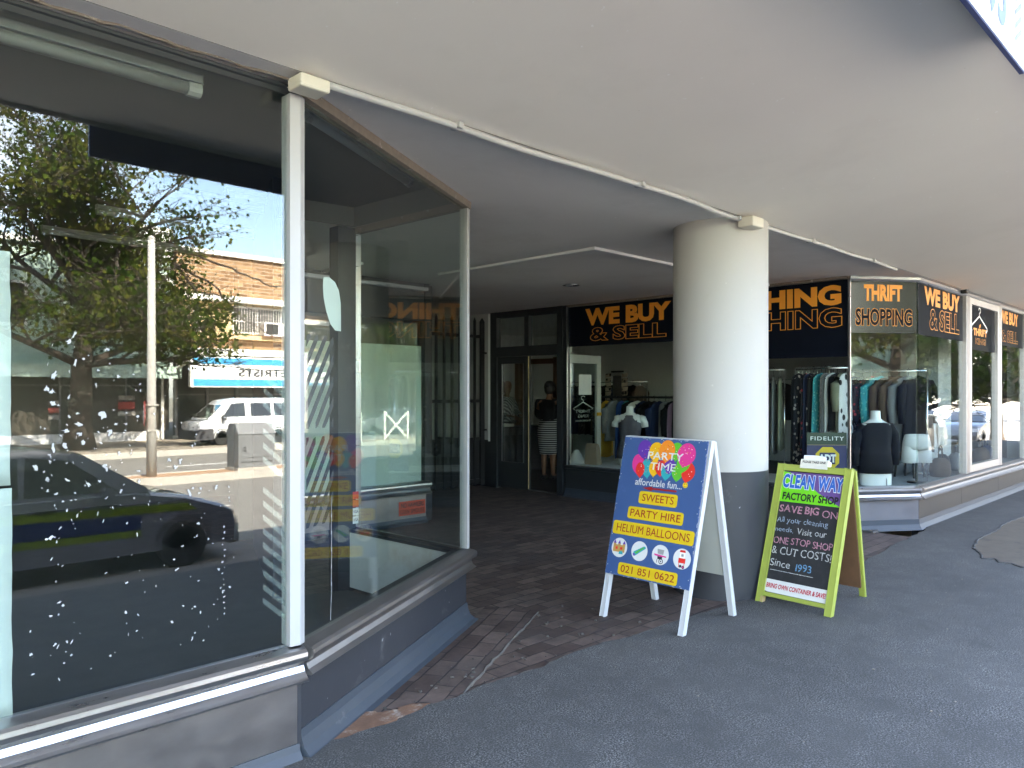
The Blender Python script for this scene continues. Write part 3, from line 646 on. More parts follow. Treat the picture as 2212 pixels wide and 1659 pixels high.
def board_text(par, fr, items, m_, w):
    b = MB()
    for t, u0, v1, u1, v0, *k in items:
        kw = k[0] if k else {}; (a0, b0), (a1, b1) = q2(u0, v0), q2(u1, v1); put_text(b, fr, t, a0, b0, a1, b1, w=w, **kw)
    return b.build('lettering', m_, par)
q2 = q
board_text(board, fp, [('PARTY', .325, .098, .745, .150, dict(bold=.012)), ('TIME', .37, .175, .675, .226, dict(bold=.012)), ('affordable fun...', .215, .297, .775, .345, dict(bold=.004))], 'white_art', .0184)
b = MB(); u, v = q(.808, .312); b.poly(disc(fp, u, v, .019, .019, .0166)); sm = b.build('smiley_print', 'yellow', board)
b = MB(); b.poly(disc(fp, u-.006, v+.006, .002, .004, .0168, 8)); b.poly(disc(fp, u+.006, v+.006, .002, .004, .0168, 8))
arc = [(u+.012*math.cos(R(a)), v+.012*math.sin(R(a))) for a in range(205, 336, 13)]
for (x0, y0), (x1, y1) in zip(arc, arc[1:]): b.poly([fp.p(x0, y0-.001, .0168), fp.p(x1, y1-.001, .0168), fp.p(x1, y1+.0015, .0168), fp.p(x0, y0+.0015, .0168)])
b.build('smile', 'art_dark', sm)
b = MB(); (a0, b0), (a1, b1) = q(.315, .362), q(.72, .362); b.poly([fp.p(a0, b0, .0168), fp.p(a0+.075, b0-.017, .0168), fp.p(a0+.075, b0-.006, .0168), fp.p(a1, b1-.006, .0168), fp.p(a1, b1+.006, .0168), fp.p(a0+.075, b0+.006, .0168), fp.p(a0+.075, b0+.015, .0168)]); b.build('arrow_print', 'dark_red', board)
for t, u0, v0, u1, v1 in (('SWEETS', .285, .385, .745, .475), ('PARTY HIRE', .175, .502, .84, .590), ('HELIUM BALLOONS', .018, .615, .985, .712), ('021 851 0622', .155, .905, .862, .990)):
    (a0, b1), (a1, b0) = q(u0, v0), q(u1, v1); b = MB(); b.poly(rrect(fp, a0, b0, a1, b1, .018, .0168)); o = b.build('yellow_label', 'yellow', board)
    b = MB(); w_ = a1-a0; h_ = b1-b0; put_text(b, fp, t, a0+w_*(.05 if len(t) > 6 else .09), b0+h_*.22, a1-w_*(.05 if len(t) > 6 else .09), b1-h_*.20, w=.0174, bold=.004); b.build('lettering', 'dark_red', o)
# four round pictures: bouncy castle, slide, candy floss cart, popcorn cart
for k, cu in enumerate((.135, .385, .635, .882)):
    U, V = q(cu, .806); b = MB(); b.poly(disc(fp, U, V, .064, .064, .0168, 40)); o = b.build('picture_disc', 'white_art', board)
    def P(mb, pts, w=.0172): mb.poly([fp.p(U+x, V+y, w) for x, y in pts])
    b = MB(); names = []
    def col(n):
        if n not in names: names.append(n)
        b.mi = names.index(n)
    if k == 0:
        col('art_tan'); P(b, [(-.042, -.030), (.040, -.030), (.040, .018), (-.042, .018)])
        col('art_red'); P(b, [(-.035, -.012), (.030, -.012), (.030, .004), (-.035, .004)], .0174)
        for x in (-.040, -.003, .036):
            col('art_tan'); P(b, [(x-.010, -.03), (x+.010, -.03), (x+.010, .026), (x-.010, .026)], .0175)
            col('art_purple'); P(b, [(x-.012, .026), (x+.012, .026), (x, .05)], .0176)
        col('art_teal'); P(b, [(.0, -.042), (.036, -.042), (.030, -.022), (.004, -.022)], .0177)
    elif k == 1:
        col('art_teal'); P(b, [(-.048, -.022), (-.040, -.034), (-.026, -.032), (.048, .022), (.044, .034), (.030, .034), (-.044, -.008)])
        col('art_green'); P(b, [(-.034, -.014), (-.022, -.020), (.036, .024), (.030, .030)], .0174)
        col('art_purple'); P(b, [(-.050, -.020), (-.042, -.036), (-.028, -.034), (-.036, -.018)], .0175)
    elif k == 2:
        col('art_pink'); P(b, [(-.046, .004), (.046, -.004), (.046, -.012), (-.040, -.008), (-.046, -.002)])
        col('art_steel'); P(b, [(-.020, .006), (.022, .004), (.026, .034), (-.026, .036)], .0174)
        col('art_dark'); P(b, [(-.020, -.01), (.018, -.01), (.016, -.028), (-.018, -.028)], .0174); P(b, [(-.022, -.028), (-.018, -.028), (-.020, -.052), (-.024, -.052)], .0174)
        for r_, m_ in ((.017, 'art_dark'), (.012, 'white_art'), (.005, 'art_dark')): col(m_); b.poly(disc(fp, U+.010, V-.040, r_, r_, .0176+.0001*(.02-r_)*100, 16))
    else:
        col('art_red'); P(b, [(-.022, .040), (.022, .040), (.018, .054), (-.018, .054)]); P(b, [(-.024, -.026), (.026, -.026), (.026, .004), (-.024, .004)])
        col('glint'); P(b, [(-.018, .004), (.020, .004), (.020, .040), (-.018, .040)], .0174); col('art_steel'); P(b, [(-.008, .014), (.010, .014), (.010, .030), (-.008, .030)], .0176)
        col('art_red'); P(b, [(-.020, -.054), (-.016, -.054), (-.016, -.026), (-.020, -.026)], .0174); P(b, [(.018, -.054), (.022, -.054), (.022, -.026), (.018, -.026)], .0174)
        col('art_dark'); b.poly(disc(fp, U-.006, V-.046, .009, .009, .0176, 14)); b.poly(disc(fp, U+.014, V-.050, .010, .010, .0177, 14)); col('art_pink'); b.poly(disc(fp, U+.014, V-.050, .005, .005, .0178, 12))
    b.build('picture_print', names, o)
BL0, BR0 = RL.lerp(TL, .235), RR.lerp(TR, .235); off = Vector((.018, 0, .002))
b = MB(); b.prism([BL0+off, BR0+off, TR+off-Vector((0, 0, .01)), TL+off-Vector((0, 0, .01))], (.006, 0, .002)); b.build('rear_panel', 'board_back', pb)
b = MB(); b.obar(TL+Vector((.012, 0, .004)), TR+Vector((.012, 0, .004)), .05, .016); b.build('top_hinge', 'board_white', pb)

# ------------------------------------------------------------------ pavement board: chalkboard
cmat('lime', (.30, .345, .06), .5, var=.1, vs=9, dirt=(.25, .33, .03), ds=22, dpos=(.66, .72)); cmat('chalkboard', (.012, .012, .013), .75, var=.4, vs=8, dirt=(.03, .03, .032), ds=6, dpos=(.5, .8)); cmat('print_purple', (.115, .055, .20)); cmat('print_green', (.13, .52, .01))
cmat('print_blue', (.010, .10, .42)); cmat('ink', (.008, .008, .01)); cmat('strip_white', (.58, .58, .55), .6, var=.06, vs=20); cmat('strip_red', (.42, .012, .03)); cmat('raw_wood_lit_edge', (.42, .30, .15), .8, var=.2, vs=25)  # the last tone is raw wood and also paints the lit door edge
for n, c in (('chalk_white', (.62, .62, .60)), ('chalk_pink', (.60, .28, .36)), ('chalk_blue', (.16, .38, .62)), ('chalk_pale', (.36, .44, .55))):
    m_, nt, bb = new_mat(n); M[n] = m_
    nt.links.new(mixc(nt, ramp(nt, noise(nt, 260, 3), [(.40, (.12, .12, .12)), (.60, (1, 1, 1))]), (.02, .02, .02), c), bb.inputs["Base Color"]); bb.inputs["Roughness"].default_value = .9
cb = root('pavement_board', (3.83, -.46, 0), 'lime green framed chalkboard pavement sign standing right of the blue board', 'pavement sign', 'folding boards before the column')
FL, FR_ = Vector((3.519, -.197, 0)), Vector((3.482, -.75, 0)); TL, TR = Vector((3.875, -.20, .962)), Vector((3.912, -.745, .955)); RR, RL = Vector((4.165, -.72, 0)), Vector((4.19, -.17, 0))
fc = Frame(FL, FR_-FL, TL-FL); CW = (FR_-FL).length; CH = (TL-FL).length
def q3(u, v): return u*CW, (1-v)*CH
q2 = q3
def fbar(fr, u0, v0, u1, v1, w0, w1, n, m_, par, bev=.004):
    t = bmesh.new(); bmesh.ops.create_cube(t, size=1)
    for v in t.verts: v.co = fr.p(u0+(v.co.x+.5)*(u1-u0), v0+(v.co.y+.5)*(v1-v0), w0+(v.co.z+.5)*(w1-w0))
    bmesh.ops.bevel(t, geom=list(t.edges), offset=bev, segments=2, affect='EDGES'); b = MB(); b._merge(t); return b.build(n, m_, par)
fbar(fc, 0, 0, .052, CH, -.018, .018, 'stile', 'lime', cb); fbar(fc, CW-.048, 0, CW, CH, -.018, .018, 'stile', 'lime', cb)
fbar(fc, .0525, CH-.048, CW-.0485, CH-.001, -.018, .017, 'rail', 'lime', cb); fbar(fc, .0525, .055, CW-.0485, .083, -.018, .017, 'rail', 'lime', cb)
cbp = fbar(fc, .050, .080, CW-.046, CH-.045, -.006, .006, 'chalk_panel', 'chalkboard', cb, .001)
fbar(fc, .036, -.0005, .054, .05, -.016, .0195, 'leg_splice', 'raw_wood_lit_edge', cb, .001)
(a0, b0), (a1, b1) = q3(.092, .272), q3(.915, .052)
b = MB(); b.poly([fc.p(a0, b0, .0068), fc.p(a1, b0, .0068), fc.p(a1, b1, .0068), fc.p(a0, b1, .0068)]); hd = b.build('header_print', 'print_purple', cbp)
b = MB(); dx = a1-a0; dy = b1-b0
b.poly([fc.p(a0, b0, .0072), fc.p(a1, b0, .0072), fc.p(a0+dx*.62, b0+dy*.38, .0072), fc.p(a0+dx*.45, b0+dy*.62, .0072), fc.p(a0+dx*.10, b0+dy*.98, .0072), fc.p(a0, b1, .0072)]); b.build('green_print', 'print_green', hd)
b = MB(); (u0, v1), (u1, v0) = q3(.105, .075), q3(.905, .165); rv = letters('CLEAN WAY')[0]
put_text(b, fc, 'CLEAN WAY', u0, v0, u1, v1, w=.0076, bold=.085, space=1.12, ref=letters('CLEAN WAY', 0, 0, 1.12)[0]); b.build('lettering_edge', 'white_art', hd)
b = MB(); put_text(b, fc, 'CLEAN WAY', u0, v0, u1, v1, w=.0082, bold=.045, space=1.12, ref=letters('CLEAN WAY', 0, 0, 1.12)[0]); b.build('lettering', 'print_blue', hd)
board_text(hd, fc, [('FACTORY SHOP', .13, .205, .875, .255, dict(bold=.035))], 'ink', .0082)
def chalk(items, m_):
    b = MB()
    for t, u0, v1, u1, v0, bold in items:
        (a0, b0), (a1, b1) = q3(u0, v0), q3(u1, v1); x = a0; cw = [(max(p.x for p in letters(c)[0])-min(p.x for p in letters(c)[0])) if c != ' ' else .16 for c in t]; vs_all = [c_+.09 for c_ in cw]; tot = sum(vs_all)
        for c, wv, c_ in zip(t, vs_all, cw):
            w_ = (a1-a0)*wv/tot
            if c != ' ':
                lv = letters(c)[0]; h = max(p.y for p in lv)-min(p.y for p in lv); H_ = (b1-b0); y0 = min(p.y for p in lv)
                jj = random.uniform(-.004, .004)
                put_text(b, fc, c, x, b0+jj+H_*y0/.73, x+w_*c_/wv, b0+jj+H_*(y0+h)/.73*random.uniform(.94, 1.04), w=.0072, bold=bold, rot=random.uniform(-.08, .05))
                put_text(b, fc, c, x+.002, b0+jj+H_*y0/.73-.001, x+w_*c_/wv+.002, b0+jj+H_*(y0+h)/.73, w=.0075, bold=-.012, rot=random.uniform(-.08, .08))
            x += w_
    return b.build('chalk_writing', m_, cbp)
chalk([('SAVE BIG', .115, .292, .66, .345, .022), (' ON', .66, .298, .905, .352, -.004)], 'chalk_pink')
chalk([('All your cleaning', .10, .378, .80, .418, -.002), ('needs.', .10, .452, .36, .486, -.002)], 'chalk_pale')
chalk([('Visit our', .40, .444, .80, .490, -.006), ('& CUT COSTS!', .10, .588, .905, .645, -.002), ('Since', .105, .678, .39, .732, -.002)], 'chalk_white')
chalk([('ONE STOP SHOP', .10, .520, .90, .570, .0)], 'chalk_pink')
chalk([('1993', .46, .690, .675, .742, .0)], 'chalk_blue')
b = MB(); (a0, b0), (a1, b1) = q3(.12, .762), q3(.70, .762); b.poly([fc.p(a0, b0, .0072), fc.p(a1, b0-.004, .0072), fc.p(a1, b0, .0072), fc.p(a0, b0+.004, .0072)]); b.build('chalk_line', 'chalk_white', cbp)
(a0, b0), (a1, b1) = q3(.075, .915), q3(.915, .828)
b = MB(); b.poly([fc.p(a0, b0+.008, .0072), fc.p(a0+.03, b0, .0076), fc.p(a1-.004, b0-.001, .0072), fc.p(a1, b1, .0072), fc.p(a0+.004, b1+.002, .0072)]); st = b.build('paper_strip', 'strip_white', cbp)
board_text(st, fc, [('BRING OWN CONTAINER & SAVE!', .105, .853, .895, .884, dict(bold=.03, shear=.15))], 'strip_red', .0084)
RL2, RR2 = RL, RR; fr4 = Frame(RR2, RL2-RR2, TR-RR2); CW4 = (RL2-RR2).length; CH4 = (TR-RR2).length
fbar(fr4, 0, 0, .045, CH4-.01, -.014, .014, 'rear_stile', 'lime', cb); fbar(fr4, CW4-.045, 0, CW4, CH4-.01, -.014, .014, 'rear_stile', 'lime', cb)
fbar(fr4, .02, .09, CW4-.02, CH4-.05, -.030, -.0145, 'rear_panel', 'wood_brown', cb, .001)
# leaflet box clipped to the board's top, with leaflets
lb = root('leaflet_box', fc.p(CW*.5, CH, 0), 'clear leaflet holder fixed on top of the lime green chalkboard', 'leaflet holder')
cmat('card', (.66, .63, .54), .5, var=.08, vs=30)
b = MB(); b.prism([fc.p(CW*.315, CH-.022, .019), fc.p(CW*.685, CH-.022, .019), fc.p(CW*.685, CH+.045, .019), fc.p(CW*.315, CH+.045, .019)], fc.n*.004)
b.prism([fc.p(CW*.32, CH+.002, -.03), fc.p(CW*.68, CH+.002, -.03), fc.p(CW*.68, CH+.045, -.03), fc.p(CW*.32, CH+.045, -.03)], fc.n*.004)
b.prism([fc.p(CW*.315, CH+.002, -.03), fc.p(CW*.315, CH+.002, .019), fc.p(CW*.315, CH+.045, .019), fc.p(CW*.315, CH+.045, -.03)], fc.r*.003); b.prism([fc.p(CW*.68, CH+.002, -.03), fc.p(CW*.68, CH+.002, .019), fc.p(CW*.68, CH+.045, .019), fc.p(CW*.68, CH+.045, -.03)], fc.r*.003)
o = b.build('holder', 'card', lb)
b = MB(); put_text(b, fc, 'PLEASE TAKE ONE', CW*.345, CH+.018, CW*.655, CH+.034, w=.0238, bold=.03); b.build('lettering', 'ink', o)
cmat('leaflet', (.72, .75, .82), .7, var=.1, vs=60)
b = MB()
for i in range(9):
    w0 = -.024+i*.0045; u = CW*(.34+random.uniform(-.01, .01)); t = random.uniform(.066, .084)
    b.prism([fc.p(u, CH+.004, w0), fc.p(u+.15, CH+.004, w0), fc.p(u+.15, CH+t-.004, w0), fc.p(u+.075, CH+t, w0), fc.p(u, CH+t-.002, w0)], fc.n*.0012)
b.build('leaflets', 'leaflet', lb)
# ------------------------------------------------------------------ the clothes shop
ts = root('clothes_shopfront', (7.3, 2.2, 0), 'clothes shop corner front with black and orange lettering bands above its glass', 'shop front')
def tp(mb, name, m, par=None, **k): return mb.build(name, m, par or ts, **k)
Fp, Gp, Hp = (6.8, .42), (7.471, -.062), (12.62, -.062)
b = MB(); b.sweep([(-.03, 0), (-.03, .43), (.0, .43), (.0, 0)], [(6.8, 4.44), (6.8, .425)]); tp(b, 'kick_panel', 'dark_frame')
b = MB(); b.sweep([(-.03, .40), (-.03, .455), (.03, .445), (.035, .41), (.0, .40)], [(6.8, 4.44), Fp]); tp(b, 'sill', 'dark_frame')
b = MB(); b.sweep(SILL, [Fp, Gp]); tp(b, 'sill', 'alu')
b = MB(); b.sweep(SILL, [Gp, Hp]); tp(b, 'sill', 'alu_dull')
panel(*Fp, *Gp, .115, .334, -.02, .008).build('kick_panel', 'steel_dim', ts)
for x0, x1 in ((7.474, 9.08), (9.086, 10.86), (10.866, 12.6)): panel(x0, -.062, x1, -.062, .10, .334, -.02, .008).build('kick_panel', 'steel_shaded', ts)
b = MB(); b.sweep(SKIRT, [(6.8, 4.44), Fp]); tp(b, 'skirting', 'skirt_paint')
b = MB(); b.sweep([(-.02, 0), (-.02, .114), (.012, .114), (.018, .06), (.035, .02), (.05, 0)], [Fp, Gp, Hp]); tp(b, 'skirting', 'skirt_paint')
# panes
vglass(6.82, 4.40, 6.82, 2.47, .46, 2.72).build('window_pane', 'glass', ts); vglass(6.82, 2.455, 6.82, .43, .46, 2.72).build('window_pane', 'glass', ts)
vglass(6.822, .412, 7.462, -.048, .46, 2.70).build('window_pane', 'glass', ts)
for x0, x1 in ((7.475, 9.19), (9.47, 10.74), (10.96, 12.42)): vglass(x0, -.05, x1, -.05, .46, 2.70).build('window_pane', 'glass', ts)
b = MB(); b.box(6.785, 4.402, .455, 6.86, 4.475, 2.749); tp(b, 'mullion', 'dark_frame')
b = MB(); b.box(6.775, 4.386, .455, 6.80, 4.401, 2.72); tp(b, 'mullion', 'alu')
b = MB(); b.box(6.79, .404, .478, 6.812, .428, 2.70); tp(b, 'corner_bead', 'alu')
b = MB(); b.box(7.458, -.062, .478, 7.474, -.044, 2.70); tp(b, 'corner_bead', 'glass_oblique')
for x0, x1, m_ in ((9.20, 9.24, 'alu_frame'), (9.255, 9.36, 'alu_dull'), (10.86, 10.95, 'alu_frame'), (12.43, 12.62, 'alu_frame')):
    b = MB(); b.box(x0, -.095, .478, x1, -.02, 2.705); tp(b, 'mullion', m_)
wf = MB()
for x0, z0, x1, z1 in ((9.365, .48, 9.46, 2.70), (10.745, .48, 10.855, 2.70), (9.46, .48, 10.745, .57), (9.46, 2.62, 10.745, 2.70)): wf.box(x0, -.09, z0, x1, -.03, z1)
tp(wf, 'window_frame', 'alu_frame')
b = MB(); b.sweep([(-.03, 2.70), (-.03, 2.749), (.03, 2.749), (.03, 2.72), (.012, 2.70)], [Fp, Gp, Hp]); tp(b, 'head_rail', 'alu')
b = MB(); b.box(6.785, .43, 2.72, 6.86, 4.40, 2.749); tp(b, 'head_rail', 'header')
# bands and lettering
OF = [('WE BUY', 1, .33, 2.447, 1.70, 2.655), ('& SELL', 0, .41, 2.222, 1.655, 2.40)]
def band(o, r, L, z0, z1, lines, bm_='band'):
    fr = Frame(o, r, (0, 0, 1)); bb = MB(); bb.prism([fr.p(0, z0, 0), fr.p(L, z0, 0), fr.p(L, z1, 0), fr.p(0, z1, 0)], fr.n*.0012); bn = bb.build('lettering_band', bm_, ts)
    for t, fill, u0, v0, u1, v1 in lines:
        rv = letters(t, 0)[0]
        if fill: m_ = MB(); put_text(m_, fr, t, u0, v0, u1, v1, w=.0026, bold=.052); m_.build('lettering', 'orange', bn)
        else:
            m_ = MB(); put_text(m_, fr, t, u0, v0, u1, v1, w=.0024, bold=.050); m_.build('lettering', 'orange', bn)
            m_ = MB(); put_text(m_, fr, t, u0, v0, u1, v1, w=.0036, bold=.024); m_.build('lettering_core', 'band', bn)
    return fr, bn
D0 = (0, -1, 0)
band((6.8145, 4.38, 0), D0, 1.90, 2.15, 2.715, [('WE BUY', 1, .33, 2.447, 1.68, 2.655), ('& SELL', 0, .41, 2.225, 1.625, 2.395)])
band((6.8145, 2.45, 0), D0, 2.02, 1.885, 2.715, [('CLOTHING', 1, .15, 2.462, 1.925, 2.655), ('CLOTHING', 0, .15, 2.218, 1.935, 2.41)])
dF = Vector((Gp[0]-Fp[0], Gp[1]-Fp[1], 0)).normalized(); nF = Vector((dF.y, -dF.x, 0)); o = Vector((6.822, .412, 0))+nF*.0048
band(o, dF, .785, 2.14, 2.695, [('THRIFT', 1, .16, 2.497, .605, 2.652), ('SHOPPING', 0, .06, 2.226, .725, 2.396)], 'band_facet')
band((7.48, -.0548, 0), (1, 0, 0), 1.70, 2.135, 2.695, [('WE BUY', 1, .24, 2.492, 1.54, 2.67), ('& SELL', 0, .42, 2.222, 1.53, 2.442)])
fr, bn = band((9.47, -.0548, 0), (1, 0, 0), 1.26, 2.05, 2.615, [('THRIFT', 1, .20, 2.245, .84, 2.33)])
hg = MB(); pts = [(.12, 2.30), (.08, 2.335), (.10, 2.36), (.47, 2.50), (.84, 2.36), (.86, 2.335), (.80, 2.30)]
def ribbon(mb, fr, pts, w_, off=.003, th=.001):
    for (x0, y0), (x1, y1) in zip(pts, pts[1:]):
        L = math.hypot(x1-x0, y1-y0); nx, ny = -(y1-y0)/L*w_/2, (x1-x0)/L*w_/2; ex, ey = (x1-x0)/L*w_*.3, (y1-y0)/L*w_*.3
        mb.prism([fr.p(x0-nx-ex, y0-ny-ey, off), fr.p(x1-nx+ex, y1-ny+ey, off), fr.p(x1+nx+ex, y1+ny+ey, off), fr.p(x0+nx-ex, y0+ny-ey, off)], fr.n*th)
ribbon(hg, fr, pts, .022)
ribbon(hg, fr, [(.47, 2.50), (.47, 2.53), (.52, 2.56), (.53, 2.59), (.49, 2.61), (.44, 2.60), (.43, 2.58)], .020, .0032); hg.build('hanger_print', 'white_vinyl', bn)
lf = MB(); lf.poly(disc(fr, .50, 2.37, .045, .022, .003, 14, .5)); lf.build('leaf_print', 'orange', bn)
m_ = MB(); put_text(m_, fr, 'KING', .30, 2.13, .78, 2.205, w=.0024, bold=.04); m_.build('lettering', 'orange', bn)
m_ = MB(); put_text(m_, fr, 'KING', .30, 2.13, .78, 2.205, w=.0036, bold=.004); m_.build('lettering_core', 'band', bn)
band((10.97, -.0548, 0), (1, 0, 0), 1.44, 2.17, 2.695, [('WE BUY', 1, .06, 2.50, 1.10, 2.66), ('& SELL', 0, .16, 2.235, 1.10, 2.39)])
# the double door: frame and fanlights belong to the front; each leaf is a part with its glass
df = MB()
df.box(6.775, 5.84, 0, 6.87, 5.984, 2.749); df.box(6.775, 4.476, 0, 6.87, 4.58, 2.749); df.box(6.78, 4.5805, 2.655, 6.865, 5.8395, 2.748); df.box(6.775, 4.5805, 2.05, 6.868, 5.8395, 2.20); df.box(6.78, 5.15, 2.2005, 6.865, 5.24, 2.6545)
tp(df, 'door_frame', 'dark_frame')
vglass(6.82, 5.838, 6.82, 5.241, 2.202, 2.653).build('fanlight', 'glass', ts); vglass(6.82, 5.149, 6.82, 4.582, 2.202, 2.653).build('fanlight', 'glass', ts)
d1 = MB()
for y0, z0, y1, z1 in ((5.165, .03, 5.265, 2.045), (5.75, .03, 5.835, 2.045), (5.2655, 1.94, 5.7495, 2.045), (5.2655, .03, 5.7495, .42)): d1.box(6.80, y0, z0, 6.845, y1, z1)
door1 = tp(d1, 'door', 'dark_frame'); b = MB(); b.box(6.794, 5.268, .425, 6.799, 5.285, 1.935); b.box(6.794, 5.732, .425, 6.799, 5.748, 1.935); b.build('glazing_bead', 'alu', door1)
vglass(6.822, 5.748, 6.822, 5.268, .422, 1.938).build('door_pane', 'glass', door1)
b = MB(); b.box(6.79, 5.160, .04, 6.799, 5.172, 2.04); b.build('lit_door_edge', 'raw_wood_lit_edge', door1)  # orange light on the leaf's edge, put in as a wood-coloured strip
d2 = MB()
for x0, z0, x1, z1 in ((6.90, .04, 6.98, 2.05), (7.60, .04, 7.69, 2.05), (6.9805, 1.93, 7.5995, 2.05), (6.9805, .04, 7.5995, .30)): d2.box(x0, 4.49, z0, x1, 4.535, z1)
door2 = tp(d2, 'door', 'int_white'); gp = MB(); gp.box(6.982, 4.508, .302, 7.598, 4.516, 1.928); gp.build('door_pane', 'glass', door2)
fd = Frame((7.598, 4.5165, 0), (-1, 0, 0), (0, 0, 1)); b = MB()
ribbon(b, fd, [(.10, 1.24), (.07, 1.255), (.30, 1.35), (.53, 1.255), (.50, 1.24)], .014, 0); ribbon(b, fd, [(.30, 1.35), (.30, 1.38), (.34, 1.40), (.34, 1.43), (.30, 1.445), (.26, 1.43)], .012, .0002)
b.build('hanger_print', 'white_vinyl', door2); b = MB()
for t, u0, v0, u1, v1 in (('THRIFT', .13, 1.19, .48, 1.235), ('KING', .18, 1.12, .42, 1.165), ('TRADING HOURS', .12, 1.06, .48, 1.085)): put_text(b, fd, t, u0, v0, u1, v1, w=.0004, bold=.01)
b.build('lettering', 'white_vinyl', door2)
b = MB(); b.box(7.16, 4.482, 1.46, 7.45, 4.488, 1.76); b.build('notice_sheet', 'white_vinyl', door2)
b = MB(); b.box(7.585, 4.47, 1.14, 7.68, 4.489, 1.19); b.build('latch', 'art_amber', door2)
# inside: platforms, pillar, partition
b = MB(); b.box(6.86, .6, .02, 7.75, 4.40, .455); tp(b, 'display_platform', 'int_white'); b = MB(); M['platform_dimmed'] = mat('platform_dimmed', (.22, .23, .24), .7, var=.15, vs=3); b.prism([(6.86, .60, .02), (7.47, -.01, .02), (12.6, -.01, .02), (12.6, 1.2, .02), (7.755, 1.2, .02), (7.755, .6, .02)], (0, 0, .437)); tp(b, 'display_platform', 'platform_dimmed')  # the corner platform is greyed in colour for the dark reflection over it
b = MB(); b.box(12.62, .0, 0, 14.2, .2, 2.75); tp(b, 'side_wall', 'wall_grey')
o = MB(); o.box(10.35, .55, .46, 10.95, 1.05, 2.75); tag(o.build('pillar', 'int_white'), 'white square pillar standing inside behind the hanger window', 'pillar', kind='thing')
b = MB(); b.box(11.2, 5.4, 0, 11.3, 9.2, 2.75); b.build('partition', 'int_white', ts)

# ------------------------------------------------------------------ clothes, rails
def fabric(n, c, kind=None, c2=(.7, .7, .7), sc=30):
    m_, nt, bb = new_mat(n); M[n] = m_
    base = mixc(nt, noise(nt, 9, 4), tuple(x*.82 for x in c), tuple(min(1, x*1.12) for x in c))
    if kind == 'floral':
        v = nt.nodes.new("ShaderNodeTexVoronoi"); v.inputs["Scale"].default_value = sc; nt.links.new(coords(nt), v.inputs["Vector"])
        base = mixc(nt, ramp(nt, v.outputs["Distance"], [(.28, (1, 1, 1)), (.36, (0, 0, 0))]), base, mixc(nt, noise(nt, 14, 2), c2, tuple(x*.5 for x in c2)))
    if kind in ('stripe', 'vstripe'):
        w_ = nt.nodes.new("ShaderNodeTexWave"); w_.bands_direction = 'Z' if kind == 'stripe' else 'DIAGONAL'; w_.inputs["Scale"].default_value = sc; w_.inputs["Distortion"].default_value = .3 if kind == 'stripe' else 2
        nt.links.new(coords(nt), w_.inputs["Vector"]); base = mixc(nt, ramp(nt, w_.outputs["Fac"], [(.48, (0, 0, 0)), (.56, (1, 1, 1))]), base, c2)
    nt.links.new(base, bb.inputs["Base Color"]); bb.inputs["Roughness"].default_value = .9; bb.inputs["Specular IOR Level"].default_value = .2
    return n
fabric('f_black', (.012, .012, .014)); fabric('f_navy', (.02, .03, .08)); fabric('f_yellow', (.62, .38, .05)); fabric('f_brown', (.10, .065, .045)); fabric('f_grey', (.20, .20, .20)); fabric('f_pale', (.55, .54, .50)); fabric('f_blue', (.03, .08, .28)); fabric('f_mauve', (.26, .16, .24)); fabric('f_olive', (.20, .20, .14))
fabric('f_teal', (.04, .32, .36), 'floral', (.25, .7, .65), 26); fabric('f_floral', (.015, .015, .022), 'floral', (.55, .50, .46), 16); fabric('f_redfloral', (.02, .018, .025), 'floral', (.55, .06, .08), 18); fabric('f_stripe', (.02, .02, .02), 'stripe', (.5, .5, .5), 22); fabric('f_orange', (.52, .22, .07)); fabric('f_denim', (.09, .14, .22)); fabric('f_white', (.66, .66, .66)); fabric('f_spot', (.62, .62, .62), 'floral', (.03, .03, .03), 9); fabric('f_purple', (.12, .05, .30)); fabric('f_sparkle', (.02, .02, .03), 'floral', (.35, .33, .33), 60); fabric('f_grass', (.30, .26, .12))
names_kind = dict(f_black='black', f_navy='navy', f_yellow='mustard yellow', f_brown='brown', f_grey='mid grey', f_pale='pale cream', f_blue='royal blue', f_mauve='mauve', f_olive='grey green', f_teal='turquoise patterned', f_floral='white on black floral', f_redfloral='red on black floral', f_stripe='fine striped', f_orange='tan orange', f_denim='denim blue', f_white='white', f_spot='black spotted white', f_purple='purple', f_sparkle='speckled black', f_grass='dull gold')
